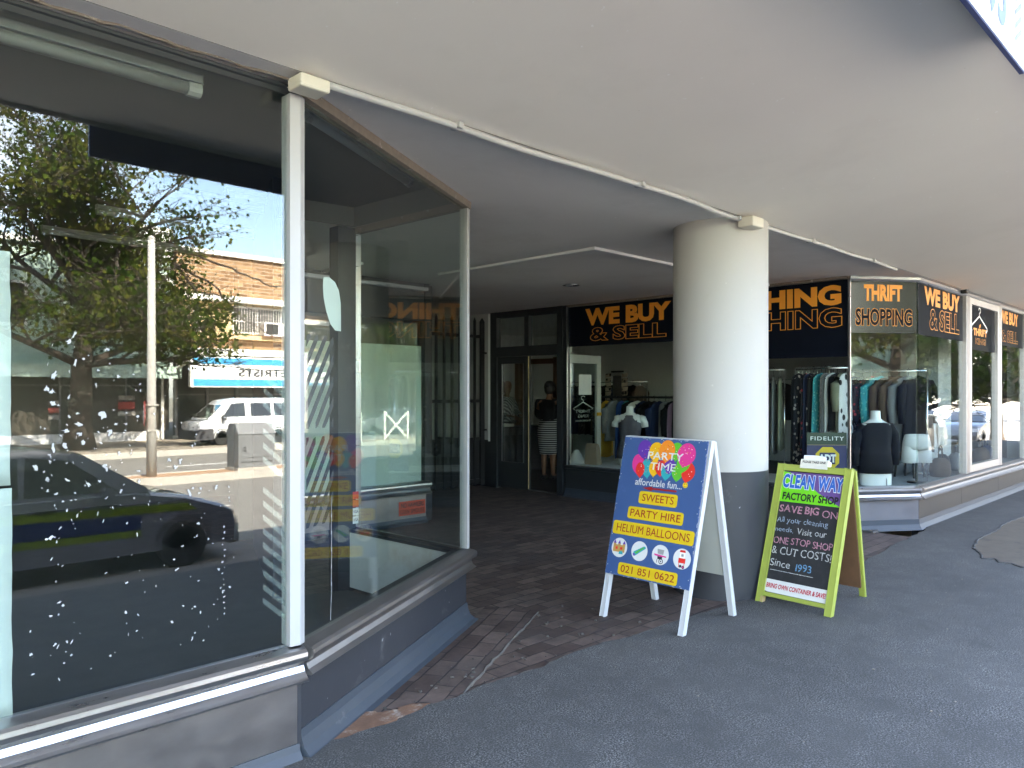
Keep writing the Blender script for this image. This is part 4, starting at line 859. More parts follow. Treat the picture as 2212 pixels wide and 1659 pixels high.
def garment(x, y, zr, L, kind, m_, label, group, half=.21, ang=0., thick=.035, sleeve=.0):
    """clothes on a hanger hung from a rail at (x, y, zr); ang turns the hanger about the vertical"""
    ca, sa = math.cos(ang), math.sin(ang)
    rt = root(kind, (x, y, zr), label, kind.split('_')[-1], group)
    def W_(a, bb, z): return (x+a*ca-bb*sa, y+a*sa+bb*ca, z)
    h = MB(); h.tube([W_(0, 0, zr-.005), W_(0, .012, zr+.018), W_(0, 0, zr+.03), W_(0, -.014, zr+.014), W_(0, 0, zr-.03), W_(0, 0, zr-.06)], .0035, 5); h.tube([W_(-half*.95, 0, zr-.13), W_(0, 0, zr-.06), W_(half*.95, 0, zr-.13)], .006, 5); h.build('hanger', 'black' if random.random() < .6 else 'chrome', rt)
    ph = random.uniform(0, 6); n = 22; rings = []
    skirt = kind in ('skirt', 'trousers')
    top = [(.055, .055, .5), (.06, .11, .8), (.085, .62, 1), (.12, .92, 1.1), (.18, 1.0, 1.2)] if not skirt else [(.10, .80, .7), (.13, .84, .9)]
    prof = top + [(.18+(L-.18)*t, 1.0+(.10 if not skirt else .25)*t+.03*math.sin(ph+t*5), 1.2+t*.7) for t in (.15, .32, .5, .68, .84, 1)]
    for d, w_, t in prof:
        r = []
        for k in range(n):
            a = 2*math.pi*k/n; f = .30*min(1, d*2)*math.sin(a*5+ph)+.2*math.sin(a*3-ph+d*3)
            r.append(W_(half*w_*math.cos(a)*(1+.03*math.sin(ph+d*7)), thick*t*(math.sin(a)*(.75+f*.7)), zr-d-(.012*math.sin(a*4+ph) if d > L-.02 else 0)))
        rings.append(r)
    mb = MB(); mb.loft(rings); body = mb.build('cloth', m_, rt, smooth=True)
    if sleeve:
        for s_ in (-1, 1):
            mb = MB(); P = [W_(s_*half*.88, 0, zr-.12), W_(s_*half*1.08, .01, zr-.20), W_(s_*half*1.15, .012, zr-.12-sleeve*.6), W_(s_*half*1.12, .0, zr-.12-sleeve)]
            mb.tube(P, [.03, .052, .048, .040], 10); mb.build('sleeve', m_, rt, smooth=True)
    return rt
def rail(path, feet, label, m_='chrome', r=.013, group=None):
    o = root('clothes_rail', (sum(p[0] for p in path)/len(path), sum(p[1] for p in path)/len(path), feet), label, 'clothes rail', group)
    b = MB(); b.tube(path, r, 8); b.build('rail', m_, o, smooth=True)
    for p in (path[0], path[-1]):
        b = MB(); b.tube([(p[0], p[1], p[2]), (p[0], p[1], feet)], r, 8); b.build('upright', m_, o, smooth=True)
    return o
random.seed(21)
rail([(8.25, 5.0, 1.42), (8.25, 2.75, 1.42)], .02, 'black clothes rail of dark tops behind the mannequin in the door side window', 'black', .018)
seq = ['f_sparkle', 'f_yellow', 'f_stripe', 'f_grey', 'f_blue', 'f_teal', 'f_black', 'f_pale', 'f_navy', 'f_black', 'f_black', 'f_navy', 'f_grey', 'f_black', 'f_mauve', 'f_black', 'f_stripe', 'f_mauve', 'f_redfloral', 'f_black', 'f_spot']
spots = ['at the door end', 'second from the door end', 'third from the door end', 'fourth from the door end', 'left of the mannequin', 'beside the blue dress', 'half behind the mannequin neck', 'above the mannequin shoulder', 'right of the pale top', 'behind the mannequin', 'next to the mannequin arm', 'in the middle of the rail', 'past the middle of the rail', 'right of the grey top', 'left of the pillar', 'by the column side', 'hanging among the mauve tops', 'beside the round column', 'near the column', 'almost behind the column', 'last before the column']
for i, m_ in enumerate(seq):
    y = 4.92-i*.102; long = m_ in ('f_yellow', 'f_blue', 'f_teal')
    garment(8.25+random.uniform(-.02, .02), y, 1.42, .95 if long else random.uniform(.62, .9), 'dress' if long else 'top', m_, '%s %s on the black rail, %s' % (names_kind[m_], 'dress' if long else 'top', spots[i]), 'clothes on the black rail', half=.22, ang=R(random.uniform(-12, 14)), sleeve=0 if long else random.choice([0, .25, .45]))
rail([(7.7, 1.42, 1.79), (7.7, .78, 1.79)], .46, 'bright steel clothes rail of dark dresses in the window beside the security board', 'chrome', .014)
seq = [('f_black', 1.15), ('f_floral', 1.18), ('f_redfloral', 1.0), ('f_navy', 1.15), ('f_floral', .95), ('f_black', 1.05), ('f_teal', .98), ('f_stripe', .95), ('f_grey', .85), ('f_white', .85), ('f_black', .75), ('f_olive', .95), ('f_spot', .95)]
pl = ['at the column end', 'long one near the column', 'in front of the navy one', 'plain, fourth along', 'fifth along', 'beside the turquoise one', 'bright in the middle', 'with fine rows', 'right of the striped one', 'edge seen beside the grey one', 'short, right of the white one', 'long-sleeved near the glass corner', 'last by the glass corner']
for i, (m_, L) in enumerate(seq):
    garment(7.7, 1.385-i*.048, 1.79, L, 'dress', m_, '%s dress on the bright steel rail, %s' % (names_kind[m_], pl[i]), 'dresses on the bright steel rail', half=.20, ang=R(random.uniform(-8, 8)), thick=.022, sleeve=.4 if m_ == 'f_olive' else 0)
rail([(7.62, 2.0, 1.78), (7.62, 1.53, 1.78)], .46, 'thin rail of hanging skirts seen just right of the round column', 'chrome', .010)
for i, (m_, L, w_) in enumerate((('f_orange', 1.15, 'partly behind the round column'), ('f_navy', .85, 'with a slanting hem'), ('f_pale', 1.05, 'clipped to a white hanger'), ('f_grey', 1.05, 'behind the pale one'), ('f_olive', 1.0, 'at the free end of the rail'))):
    garment(7.62, 1.93-i*.085, 1.78, L, 'skirt', m_, '%s skirt on the thin rail, %s' % (names_kind[m_], w_), 'skirts on the thin rail', half=.16, ang=R(20), thick=.03)
rail([(8.15, .95, 1.75), (8.15, .05, 1.75)], .46, 'steel rail of coats across the corner window', 'chrome', .012)
seq = [('f_navy', .9), ('f_sparkle', .85), ('f_redfloral', .8), ('f_teal', .6), ('f_brown', 1.0), ('f_brown', 1.05), ('f_grey', .95), ('f_black', .95)]
pl = ['at the far end', 'second from the far end', 'beside the turquoise one', 'bright against the coats', 'long coat left of the other brown one', 'long coat right of the other brown one', 'with a light collar', 'nearest the street window']
for i, (m_, L) in enumerate(seq):
    garment(8.15, .88-i*.105, 1.75, L, 'coat' if L > .9 else 'top', m_, '%s %s on the corner window rail, %s' % (names_kind[m_], 'coat' if L > .9 else 'top', pl[i]), 'coats on the corner window rail', half=.21, ang=R(-28), thick=.035, sleeve=.5)
rail([(11.2, 4.4, 1.72), (11.2, 2.3, 1.72)], .02, 'distant rail of dark shirts at the back of the clothes shop', 'chrome', .012)
for i, m_ in enumerate(('f_mauve', 'f_white', 'f_white', 'f_navy', 'f_black', 'f_grey', 'f_black', 'f_navy')):
    garment(11.2, 4.3-i*.26, 1.72, .7, 'shirt', m_, '%s shirt facing out on the distant rail, %s' % (names_kind[m_], ['at its left end', 'left of the other white one', 'right of the other white one', 'left of two black ones', 'between the navy and grey ones', 'near the right end', 'second from the right end', 'at the right end'][i]), 'shirts on the distant rail', half=.22, ang=R(80), sleeve=.3)
rail([(9.5, 6.6, 1.68), (9.5, 4.9, 1.68)], .02, 'rail of dark clothes behind the customer in the doorway', 'chrome', .012)
for i in range(11):
    m_ = ['f_black', 'f_navy', 'f_sparkle', 'f_black', 'f_brown', 'f_black'][i % 6]
    garment(9.5, 6.55-i*.15, 1.68, .95, 'jacket', m_, 'dark jacket on the crowded rail behind the customer in the doorway', 'dark jackets behind the customer', half=.22, ang=R(random.uniform(-10, 10)), sleeve=.55)
# hanger hooks above: bag, folded cloth, small items
b = MB(); b.loft([[(7.02+random.uniform(-.01, .01)+a, 4.26+c, .458) for a, c in ((0, 0), (.0, -.22), (.12, -.22), (.12, 0))], [(7.03+a, 4.255+c, .70) for a, c in ((0, 0), (.0, -.20), (.08, -.20), (.08, 0))], [(7.05+a, 4.25+c, .76) for a, c in ((0, 0), (.0, -.19), (.03, -.19), (.03, 0))]])
cmat('kraft', (.34, .25, .17), .8, var=.1); tag(b.build('paper_bag', 'kraft'), 'brown paper bag on the window ledge below the clothes', 'bag')
cmat('cloth_white', (.50, .48, .44), .9, var=.15); b = MB(); b.lathe([(.13, 0), (.14, .05), (.09, .13), (.035, .20), (.02, .205)], (6.98, 4.05+.33, .458), 14, 1, .8)
o = b.build('cloth_bundle', 'cloth_white', smooth=True); tag(o, 'small whitish cloth bundle on the ledge at the foot of the open glass door', 'cloth bundle')
# framed mirror with cards on both sides
mr = root('display_mirror', (9.0, 5.16, 0), 'tall narrow mirror between two strips of patterned cards inside the shop', 'mirror')
M['mirror'] = metalmat('mirror_glass', (.85, .85, .85), .04, 1); fabric('cards', (.46, .36, .28), 'floral', (.04, .03, .03), 12)
b = MB(); b.obar((9.0, 5.26, 1.15), (9.0, 5.06, 1.15), .02, .02); b.obar((9.0, 5.29, 1.85), (9.0, 5.03, 1.85), .02, .03); b.obar((9.0, 5.16, 0.02), (9.0, 5.16, 1.9), .02, .02); b.build('stand', 'black', mr)
b = MB(); fm = Frame((8.985, 5.25, 0), (.10, -1, 0), (0, 0, 1)); b.prism([fm.p(0, 1.16), fm.p(.17, 1.16), fm.p(.17, 1.78), fm.p(0, 1.78)], -fm.n*.008); b.build('mirror_panel', 'mirror', mr)
for u in (-.15, .18):
    b = MB()
    for k in range(8): z = 1.20+k*.078; b.prism([fm.p(u, z, .004), fm.p(u+.13, z+.012, .03), fm.p(u+.13, z+.08, .012), fm.p(u, z+.07, .0)], fm.n*.002)
    b.build('card_strip', 'cards', mr)

# ------------------------------------------------------------------ bodies: skinned skeletons
def skin_mesh(name, joints, bones, m_, parent, sub=2, rootj=None):
    """joints: name -> (point, radius) ; bones: pairs of names"""
    keys = list(joints); org = ORG[parent.name]; bm_ = bmesh.new(); lay = bm_.verts.layers.skin.verify(); V = {}
    for k in keys:
        p, r = joints[k]; v = bm_.verts.new(Vector(p)-org); V[k] = v
        rr = r if isinstance(r, tuple) else (r, r); v[lay].radius = rr
    for a, c in bones: bm_.edges.new((V[a], V[c]))
    V[rootj or keys[0]][lay].use_root = True
    me = bpy.data.meshes.new(name); bm_.to_mesh(me); bm_.free(); o = bpy.data.objects.new(name, me); COL.objects.link(o); o.parent = parent; ORG[o.name] = org
    s_ = o.modifiers.new('skin', 'SKIN'); s_.use_smooth_shade = True; s_.branch_smoothing = .3
    d = o.modifiers.new('sub', 'SUBSURF'); d.levels = sub; d.render_levels = sub; me.materials.append(M[m_]); return o
cmat('skin_brown', (.20, .10, .055), .6, var=.05); cmat('hair_black', (.012, .010, .010), .6); cmat('mannequin', (.74, .74, .74), .25, var=.02); cmat('top_black', (.012, .012, .014), .9, var=.2)
fabric('skirt_stripe', (.012, .012, .012), 'stripe', (.42, .42, .42), 8.5)
def person(loc, face, h, label, parts):
    """standing figure; face = heading (radians) ; local x = right, y = forward"""
    rt = root('person', loc, label, 'person'); s = h/1.70; c, sn = math.cos(face), math.sin(face)
    def L(x, y, z): return (loc[0]+(x*sn+y*c)*s, loc[1]+(-x*c+y*sn)*s, loc[2]+z*s)
    J = dict(pelvis=(L(0, 0, .93), .125*s), waist=(L(0, .01, 1.08), .11*s), chest=(L(0, .02, 1.27), (.145*s, .115*s)), neck0=(L(0, .03, 1.42), .06*s), neck1=(L(0, .05, 1.50), .052*s), head=(L(0, .075, 1.58), (.075*s, .088*s)), crown=(L(0, .07, 1.66), .062*s))
    Bn = [('pelvis', 'waist'), ('waist', 'chest'), ('chest', 'neck0'), ('neck0', 'neck1'), ('neck1', 'head'), ('head', 'crown')]
    for t, sg in (('r', 1), ('l', -1)):
        J['sh'+t] = (L(.17*sg, .02, 1.37), .052*s); J['el'+t] = (L(.24*sg, .05, 1.12), .040*s); J['wr'+t] = (L(.17*sg, .27, 1.05), .027*s); J['pa'+t] = (L(.15*sg, .345, 1.05), (.036*s, .018*s))
        J['hp'+t] = (L(.09*sg, 0, .86), .098*s); J['kn'+t] = (L(.085*sg, .01, .48), .058*s); J['ca'+t] = (L(.085*sg, -.015, .34), .054*s); J['an'+t] = (L(.085*sg, -.02, .09), .034*s); J['to'+t] = (L(.095*sg, .12, .03), .034*s)
        Bn += [('chest', 'sh'+t), ('sh'+t, 'el'+t), ('el'+t, 'wr'+t), ('wr'+t, 'pa'+t), ('pelvis', 'hp'+t), ('hp'+t, 'kn'+t), ('kn'+t, 'ca'+t), ('ca'+t, 'an'+t), ('an'+t, 'to'+t)]
        for k, (dx, ln) in enumerate(((-.024, .075), (-.008, .085), (.008, .08), (.022, .062))):
            J['f%d%s' % (k, t)] = (L(.15*sg+dx, .375+ln*.4, 1.045), .0088*s); J['g%d%s' % (k, t)] = (L(.15*sg+dx, .375+ln*.85, 1.025), .0078*s); Bn += [('pa'+t, 'f%d%s' % (k, t)), ('f%d%s' % (k, t), 'g%d%s' % (k, t))]
        J['th'+t] = (L(.15*sg-.045*sg, .35, 1.045), .0098*s); J['ti'+t] = (L(.15*sg-.055*sg, .385, 1.035), .0085*s); Bn += [('wr'+t, 'th'+t), ('th'+t, 'ti'+t)]
    body = skin_mesh('body', J, Bn, 'skin_brown', rt, 2, 'pelvis')
    fb = MB()
    for sg in (-1, 1):
        fb.lathe([(.001, -.008), (.009, -.004), (.009, .004), (.001, .008)], (0, 0, 0), 8)
    fb.bm.free()
    f = MB()
    for sg in (-1, 1): f.poly([L(.030*sg+a, .163, 1.60+z) for a, z in ((-.013, 0), (0, .007), (.013, 0), (0, -.007))])
    f.poly([L(a, .160, 1.525+z) for a, z in ((-.024, 0), (0, .006), (.024, 0), (0, -.008))]); f.build('face', 'hair_black', body)
    f = MB(); f.loft([[L(-.008, .155, 1.60), L(.008, .155, 1.60), L(.006, .165, 1.60)], [L(-.016, .160, 1.565), L(.016, .160, 1.565), L(0, .188, 1.562)]]); f.build('nose', 'skin_brown', body)
    TJ = {k: (v[0], tuple(x*1.25+.016*s for x in v[1]) if isinstance(v[1], tuple) else v[1]*1.3+.018*s) for k, v in J.items() if k[:2] in ('wa', 'ch', 'sh', 'el', 'wr', 'pe') or k == 'neck0'}
    TJ['neck0'] = (J['neck0'][0], .098*s)
    skin_mesh('top', TJ, [e for e in Bn if e[0] in TJ and e[1] in TJ], parts['top'], rt, 2, 'waist')
    hb = MB(); hb.loft([[L(r*1.05*math.cos(a)*(1), .055+dy+r*1.15*math.sin(a), z) for a in [k*math.pi/8 for k in range(16)]] for r, z, dy in ((.055, 1.50, -.03), (.082, 1.55, -.025), (.094, 1.62, -.015), (.088, 1.68, -.005), (.058, 1.725, 0), (.01, 1.74, 0))]); hb.build('hair', parts['hair'], rt, smooth=True)
    if parts.get('bun'): hb = MB(); hb.lathe([(.002, -.045), (.038, -.03), (.05, 0), (.038, .03), (.002, .045)], L(0, -.055, 1.66), 12); hb.build('hair_bun', parts['hair'], rt, smooth=True)
    if parts.get('skirt'):
        k_ = MB(); R_ = []
        for z, a, bq in ((1.06, .155, .125), (1.0, .175, .145), (.90, .20, .165), (.80, .205, .168), (.65, .19, .155), (.50, .172, .14), (.44, .166, .135)): R_.append([L(a*math.cos(t), bq*math.sin(t), z) for t in [2*math.pi*i/24 for i in range(24)]])
        k_.loft(R_); k_.build('skirt', parts['skirt'], rt, smooth=True)
    else:
        TJ = {k: (v[0], (v[1][0] if isinstance(v[1], tuple) else v[1])+.016*s) for k, v in J.items() if k[:2] in ('hp', 'kn', 'ca', 'an', 'pe')}
        skin_mesh('trousers', TJ, [e for e in Bn if e[0] in TJ and e[1] in TJ], parts['trousers'], rt, 2, 'pelvis')
    for sg in (-1, 1):
        f = MB(); f.loft([[L(.09*sg+a, y, z) for a, y in ((-.042, -.065), (.042, -.065), (.045, .06), (.02, .17), (-.02, .17), (-.045, .06))] for z in (0, .022)] + [[L(.09*sg+a*.8, y*.8, .06) for a, y in ((-.042, -.065), (.042, -.065), (.045, .06), (.02, .17), (-.02, .17), (-.045, .06))]]); f.build('shoe', 'black', rt)
    return rt
person((8.15, 5.98, .02), R(20), 1.64, 'person in a black top and striped skirt, standing in the shop doorway with back turned', dict(top='top_black', hair='hair_black', bun=True, skirt='skirt_stripe'))
cmat('hair_brown', (.16, .06, .03), .6); fabric('f_shirt', (.08, .08, .09), 'vstripe', (.35, .35, .36), 9)
person((8.96, 7.85, .02), R(-95), 1.66, 'person in a striped shirt standing behind the shop counter', dict(top='f_shirt', hair='hair_brown', trousers='f_black'))
ct = root('shop_counter', (8.6, 7.4, 0), 'dark shop counter behind the closed door leaf', 'counter'); b = MB(); b.box(7.7, 7.2, .02, 9.5, 7.6, .82); b.build('cabinet', 'slate', ct); b = MB(); b.box(7.66, 7.16, .821, 9.54, 7.64, .855, .004); b.build('counter_top', 'slate', ct)
b = MB(); b.box(8.35, 7.25, .856, 8.6, 7.5, .91, .01); tag(b.build('paper_pile', 'strip_white'), 'small pile of papers lying on the shop counter', 'paper pile')
wp = MB(); wp.box(9.9, 8.36, .02, 10.05, 8.52, 2.2); wp.box(9.9, 7.3, .02, 10.05, 7.44, 2.2); wp.box(9.92, 7.44, 2.08, 10.03, 8.36, 2.18); tag(wp.build('timber_stand', 'wood_brown'), 'brown timber frame stand behind the customer in the doorway', 'clothes stand')

# ------------------------------------------------------------------ mannequins in the windows
def torso(mb, c, s, rot, secs, n=24):
    ca, sa = math.cos(rot), math.sin(rot)
    mb.loft([[(c[0]+(a*math.cos(t)*s)*ca-((bq*math.sin(t)+dy)*s)*sa, c[1]+(a*math.cos(t)*s)*sa+((bq*math.sin(t)+dy)*s)*ca, c[2]+z*s) for t in [2*math.pi*i/n for i in range(n)]] for z, a, bq, dy in secs])
mq = root('mannequin_torso', (7.35, 3.70, .457), 'white headless mannequin in a grey patterned vest in the door side window', 'mannequin')
BODY = [(0, .15, .10, 0), (.06, .165, .115, 0), (.16, .175, .125, 0), (.27, .15, .11, 0), (.36, .125, .095, 0), (.45, .14, .10, .0), (.54, .155, .115, .0), (.62, .165, .105, .0), (.68, .175, .09, .0), (.715, .15, .072, .0), (.735, .09, .06, .0), (.755, .055, .055, .0), (.84, .05, .05, .0), (.85, .02, .02, 0)]
MR = R(-50)+0
mrot = R(-62)
b = MB(); torso(b, (7.35, 3.70, .457), 1.0, mrot, BODY); tb = b.build('body', 'mannequin', mq, smooth=True, flat_angle=50)
for sg in (-1, 1):
    b = MB(); ca, sa = math.cos(mrot), math.sin(mrot)
    def LW(x, y, z): return (7.35+x*ca-y*sa, 3.70+x*sa+y*ca, .457+z)
    b.tube([LW(.145*sg, 0, .675), LW(.18*sg, 0, .66), LW(.205*sg, 0, .60), LW(.215*sg, 0, .545)], [.052, .058, .055, .05], 14); b.build('shoulder_stump', 'mannequin', tb, smooth=True)
fabric('vest', (.17, .16, .19), 'stripe', (.05, .05, .07), 26)
b = MB(); torso(b, (7.35, 3.70, .457), 1.0, mrot, [(.10, .192, .140, 0), (.16, .190, .138, 0), (.27, .168, .122, 0), (.36, .145, .108, 0), (.45, .152, .112, .0), (.54, .166, .126, .0), (.60, .165, .118, .0), (.64, .150, .108, .0), (.69, .118, .092, .0), (.715, .085, .082, 0)]); b.build('vest', 'vest', mq, smooth=True)
for sg in (-1, 1):
    b = MB(); b.obar(LW(.095*sg, .09, .62), LW(.085*sg, .03, .735), .035, .006); b.obar(LW(.095*sg, -.09, .62), LW(.085*sg, -.03, .735), .035, .006); b.build('vest_strap', 'vest', mq)
HIPS = [(0, .17, .11, 0), (.03, .178, .118, 0), (.10, .182, .128, 0), (.17, .170, .118, 0), (.23, .150, .105, 0), (.235, .10, .06, 0)]
mq = root('mannequin_torso', (7.40, .36, .459), 'white mannequin hips with a long black top in the corner window, behind the chalkboard', 'mannequin')
b = MB(); torso(b, (7.40, .36, .459), 1.0, R(-38), [(0, .185, .10, 0), (.10, .185, .11, 0), (.17, .17, .115, 0), (.30, .14, .10, 0), (.45, .14, .10, 0), (.60, .17, .10, 0), (.68, .17, .085, 0), (.72, .09, .06, 0), (.745, .055, .055, 0), (.83, .05, .05, 0), (.835, .01, .01, 0)]); b.build('body', 'mannequin', mq, smooth=True, flat_angle=50)
b = MB(); torso(b, (7.40, .36, .459), 1.0, R(-38), [(.135, .205, .135, 0), (.25, .19, .13, 0), (.40, .17, .118, 0), (.55, .185, .118, 0), (.64, .19, .105, 0), (.69, .15, .095, 0), (.70, .11, .085, 0)]); b.build('jumper', 'f_black', mq, smooth=True)
for sg in (-1, 1):
    ca, sa = math.cos(R(-38)), math.sin(R(-38)); P = [(7.40+x*sg*ca, .36+x*sg*sa, .459+z) for x, z in ((.15, .66), (.22, .56), (.25, .40), (.235, .22))]
    b = MB(); b.tube(P, [.06, .058, .048, .04], 12); b.build('sleeve', 'f_black', mq, smooth=True)
b = MB(); b.prism([(7.40-.012+dF.x*0-.0, .36-.118, .46), (7.40+.004, .36-.122, .46), (7.40+.004, .36-.122, .56), (7.40-.012, .36-.118, .56)], (.002, -.002, 0)); b.build('leg_seam', 'f_grey', mq)
mq = root('mannequin_hips', (7.95, .10, .459), 'mannequin hips in white shorts on a dark stand in the corner window', 'mannequin')
b = MB(); torso(b, (7.95, .10, .84), .95, R(-40), [(.0, .16, .11, 0), (.05, .172, .12, 0), (.12, .160, .112, 0), (.18, .140, .098, 0), (.185, .10, .06, 0)]); sh_ = b.build('shorts', 'f_white', mq, smooth=True)
for sg in (-1, 1):
    cx_, cy_ = 7.95+.082*sg*math.cos(R(-40)), .10+.082*sg*math.sin(R(-40)); b = MB(); b.lathe([(.088, -.15), (.092, -.147), (.086, -.05), (.080, .04), (.05, .07)], (cx_, cy_, .84), 18); b.build('shorts_leg', 'f_white', sh_, smooth=True)
    b = MB(); b.lathe([(.055, -.155), (.072, -.152), (.074, -.14)], (cx_, cy_, .84), 18); b.build('thigh', 'mannequin', mq, smooth=True)
b = MB(); b.tube([(7.95, .10, .86), (7.95, .10, .47)], .014, 8); b.lathe([(.10, 0), (.10, .012), (.02, .02)], (7.95, .10, .459), 20); b.build('stand', 'black', mq)
st_ = root('stool', (8.5, .35, .459), 'dark bentwood stool on the window platform beside the white shorts', 'stool')
b = MB(); b.lathe([(.15, .40), (.16, .42), (.15, .44), (0, .445)], (8.5, .35, .459), 20); b.build('seat', 'black', st_)
for k in range(4):
    a = k*math.pi/2+.6; b = MB(); b.tube([(8.5+.11*math.cos(a), .35+.11*math.sin(a), .86), (8.5+.17*math.cos(a), .35+.17*math.sin(a), .46)], .013, 6); b.build('leg', 'black', st_)
mq = root('mannequin_torso', (9.0, .35, .459), 'mannequin in a long white printed shirt behind the street window', 'mannequin')
b = MB(); torso(b, (9.0, .35, .62), 1.0, R(-30), [(.40, .14, .1, 0), (.54, .155, .115, 0), (.62, .165, .105, 0), (.70, .15, .075, 0), (.755, .055, .055, 0), (.84, .05, .05, 0), (.85, .02, .02, 0)]); b.build('body', 'mannequin', mq, smooth=True, flat_angle=50)
fabric('f_whiteprint', (.68, .70, .72), 'floral', (.12, .3, .36), 7)
b = MB(); torso(b, (9.0, .35, .62), 1.0, R(-30), [(.0, .20, .15, 0), (.2, .19, .14, 0), (.40, .165, .12, 0), (.54, .175, .13, 0), (.62, .18, .12, 0), (.69, .165, .095, 0)]); b.build('shirt', 'f_whiteprint', mq, smooth=True)
b = MB(); b.tube([(9.0, .35, .62), (9.0, .35, .47)], .015, 8); b.lathe([(.13, 0), (.13, .012), (.02, .02)], (9.0, .35, .459), 20); b.build('stand', 'chrome', mq)
for i, (x, y, m_, t) in enumerate(((8.9, .12, 'f_brown', 'brown'), (9.55, .3, 'f_black', 'black'), (9.9, .2, 'f_grey', 'grey'), (11.3, .25, 'f_brown', 'brown'), (11.8, .3, 'f_navy', 'navy'))):
    b = MB(); b.lathe([(.17, 0), (.19, .06), (.17, .17), (.10, .22), (.0, .225)], (x, y, .459), 16, 1, .6); b.tube([(x-.09, y, .66), (x-.07, y, .76), (x, y, .80), (x+.07, y, .76), (x+.09, y, .66)], .009, 6)
    tag(b.build('handbag', m_, smooth=True), ['brown handbag beside the white shirt mannequin', 'black handbag before the white pillar', 'grey handbag before the white pillar', 'brown handbag in the end window', 'navy handbag in the end window'][i], 'handbag', 'handbags on the window platform')
# security company board behind the glass
M['board_green'] = mat('board_green', (.012, .035, .020), .4); M['board_navy'] = mat('board_navy', (.012, .014, .10), .4)
sb = root('security_board', (6.9, .69, .459), 'green and navy security company board with a yellow octagon behind the glass', 'sign board')
fs_ = Frame((6.875, .915, 0), (.62, -.78, 0), (0, 0, 1))
b = MB(); b.prism([fs_.p(0, .46), fs_.p(.43, .46), fs_.p(.43, .905), fs_.p(0, .905)], -fs_.n*.006); o2 = b.build('lower_panel', 'board_navy', sb)
b = MB(); b.prism([fs_.p(0, .906), fs_.p(.43, .906), fs_.p(.43, 1.045), fs_.p(0, 1.045)], -fs_.n*.006); o1 = b.build('upper_panel', 'board_green', sb)
b = MB(); put_text(b, fs_, 'FIDELITY', .04, .958, .40, 1.0, w=.001, bold=.01, space=1.2); b.build('lettering', 'white_vinyl', o1)
b = MB(); b.poly([fs_.p(0, .903, .0006), fs_.p(.43, .903, .0006), fs_.p(.43, .908, .0006), fs_.p(0, .908, .0006)]); b.build('edge_line', 'raw_wood_lit_edge', o1)
b = MB(); b.poly(disc(fs_, .222, .755, .138, .138, .0008, 8, R(22.5))); oc = b.build('octagon', 'yellow', o2)
b = MB(); b.poly(rrect(fs_, .137, .69, .307, .82, .006, .0012)); b.build('octagon_core', 'board_navy', oc)
b = MB(); put_text(b, fs_, 'ADT', .132, .715, .312, .795, w=.0018, bold=.05); b.build('lettering', 'white_vinyl', oc)
# ------------------------------------------------------------------ across the street
def bricks(name, c1, c2, mort, scale=1.0):
    m_, nt, bb = new_mat(name); br = nt.nodes.new("ShaderNodeTexBrick")
    t = nt.nodes.new("ShaderNodeTexCoord"); mp = nt.nodes.new("ShaderNodeMapping"); mp.inputs["Rotation"].default_value = (R(90), 0, 0)
    nt.links.new(t.outputs["Object"], mp.inputs[0]); nt.links.new(mp.outputs[0], br.inputs["Vector"]); br.inputs["Scale"].default_value = scale
    br.inputs["Brick Width"].default_value = .46; br.inputs["Row Height"].default_value = .17; br.inputs["Mortar Size"].default_value = .014
    br.inputs["Color1"].default_value = (*c1, 1); br.inputs["Color2"].default_value = (*c2, 1); br.inputs["Mortar"].default_value = (*mort, 1)
    nt.links.new(mixc(nt, .5, br.outputs["Color"], ramp(nt, noise(nt, 3, 5), [(.3, (.6, .58, .55)), (.7, (1.1, 1.1, 1.1))]), 'MULTIPLY'), bb.inputs["Base Color"]); bb.inputs["Roughness"].default_value = .9
    return name
M['brick'] = None; bricks('facebrick', (.18, .095, .045), (.44, .27, .14), (.46, .38, .29)); M['brick'] = bpy.data.materials['facebrick']
cmat('cream_wall', (.62, .47, .26), .9); cmat('trim_white', (.76, .74, .70), .7); cmat('green_wall', (.46, .60, .52), .9); cmat('dark_glass', (.035, .033, .03), .15); cmat('brown_front', (.075, .065, .05), .4); cmat('facade_white', (.74, .74, .72), .8); cmat('roof_tin', (.5, .5, .5), .6)
cmat('sky_blue_sign', (.045, .33, .62), .5, var=.05); cmat('white_sign', (.80, .80, .78), .5, var=.03); cmat('poster', (.35, .33, .30), .7, var=.2); cmat('poster_red', (.45, .08, .07), .7)
bb_ = root('brick_building', (22, -38, -.66), 'two storey face brick building with blue and white shop sign across the street', 'building')
def bp(mb, n, m_, par=None, **k): return mb.build(n, m_, par or bb_, **k)
b = MB(); b.box(12.6, -45, 6.1, 40, -33, 8.02); b.box(12.6, -45, 3.4, 40, -33.001, 4.05); bp(b, 'brick_wall', 'brick')
b = MB(); b.box(12.5, -45, 8.021, 40, -32.85, 8.22); bp(b, 'coping', 'trim_white')
b = MB(); b.box(12.6, -45, 5.82, 40, -32.6, 6.099); bp(b, 'ledge', 'trim_white'); b = MB(); b.box(12.6, -45, 4.051, 40, -32.65, 4.25); bp(b, 'ledge', 'cream_wall')
b = MB(); b.box(12.6, -45, 4.2505, 40, -33.15, 5.819); bp(b, 'upper_wall', 'cream_wall')
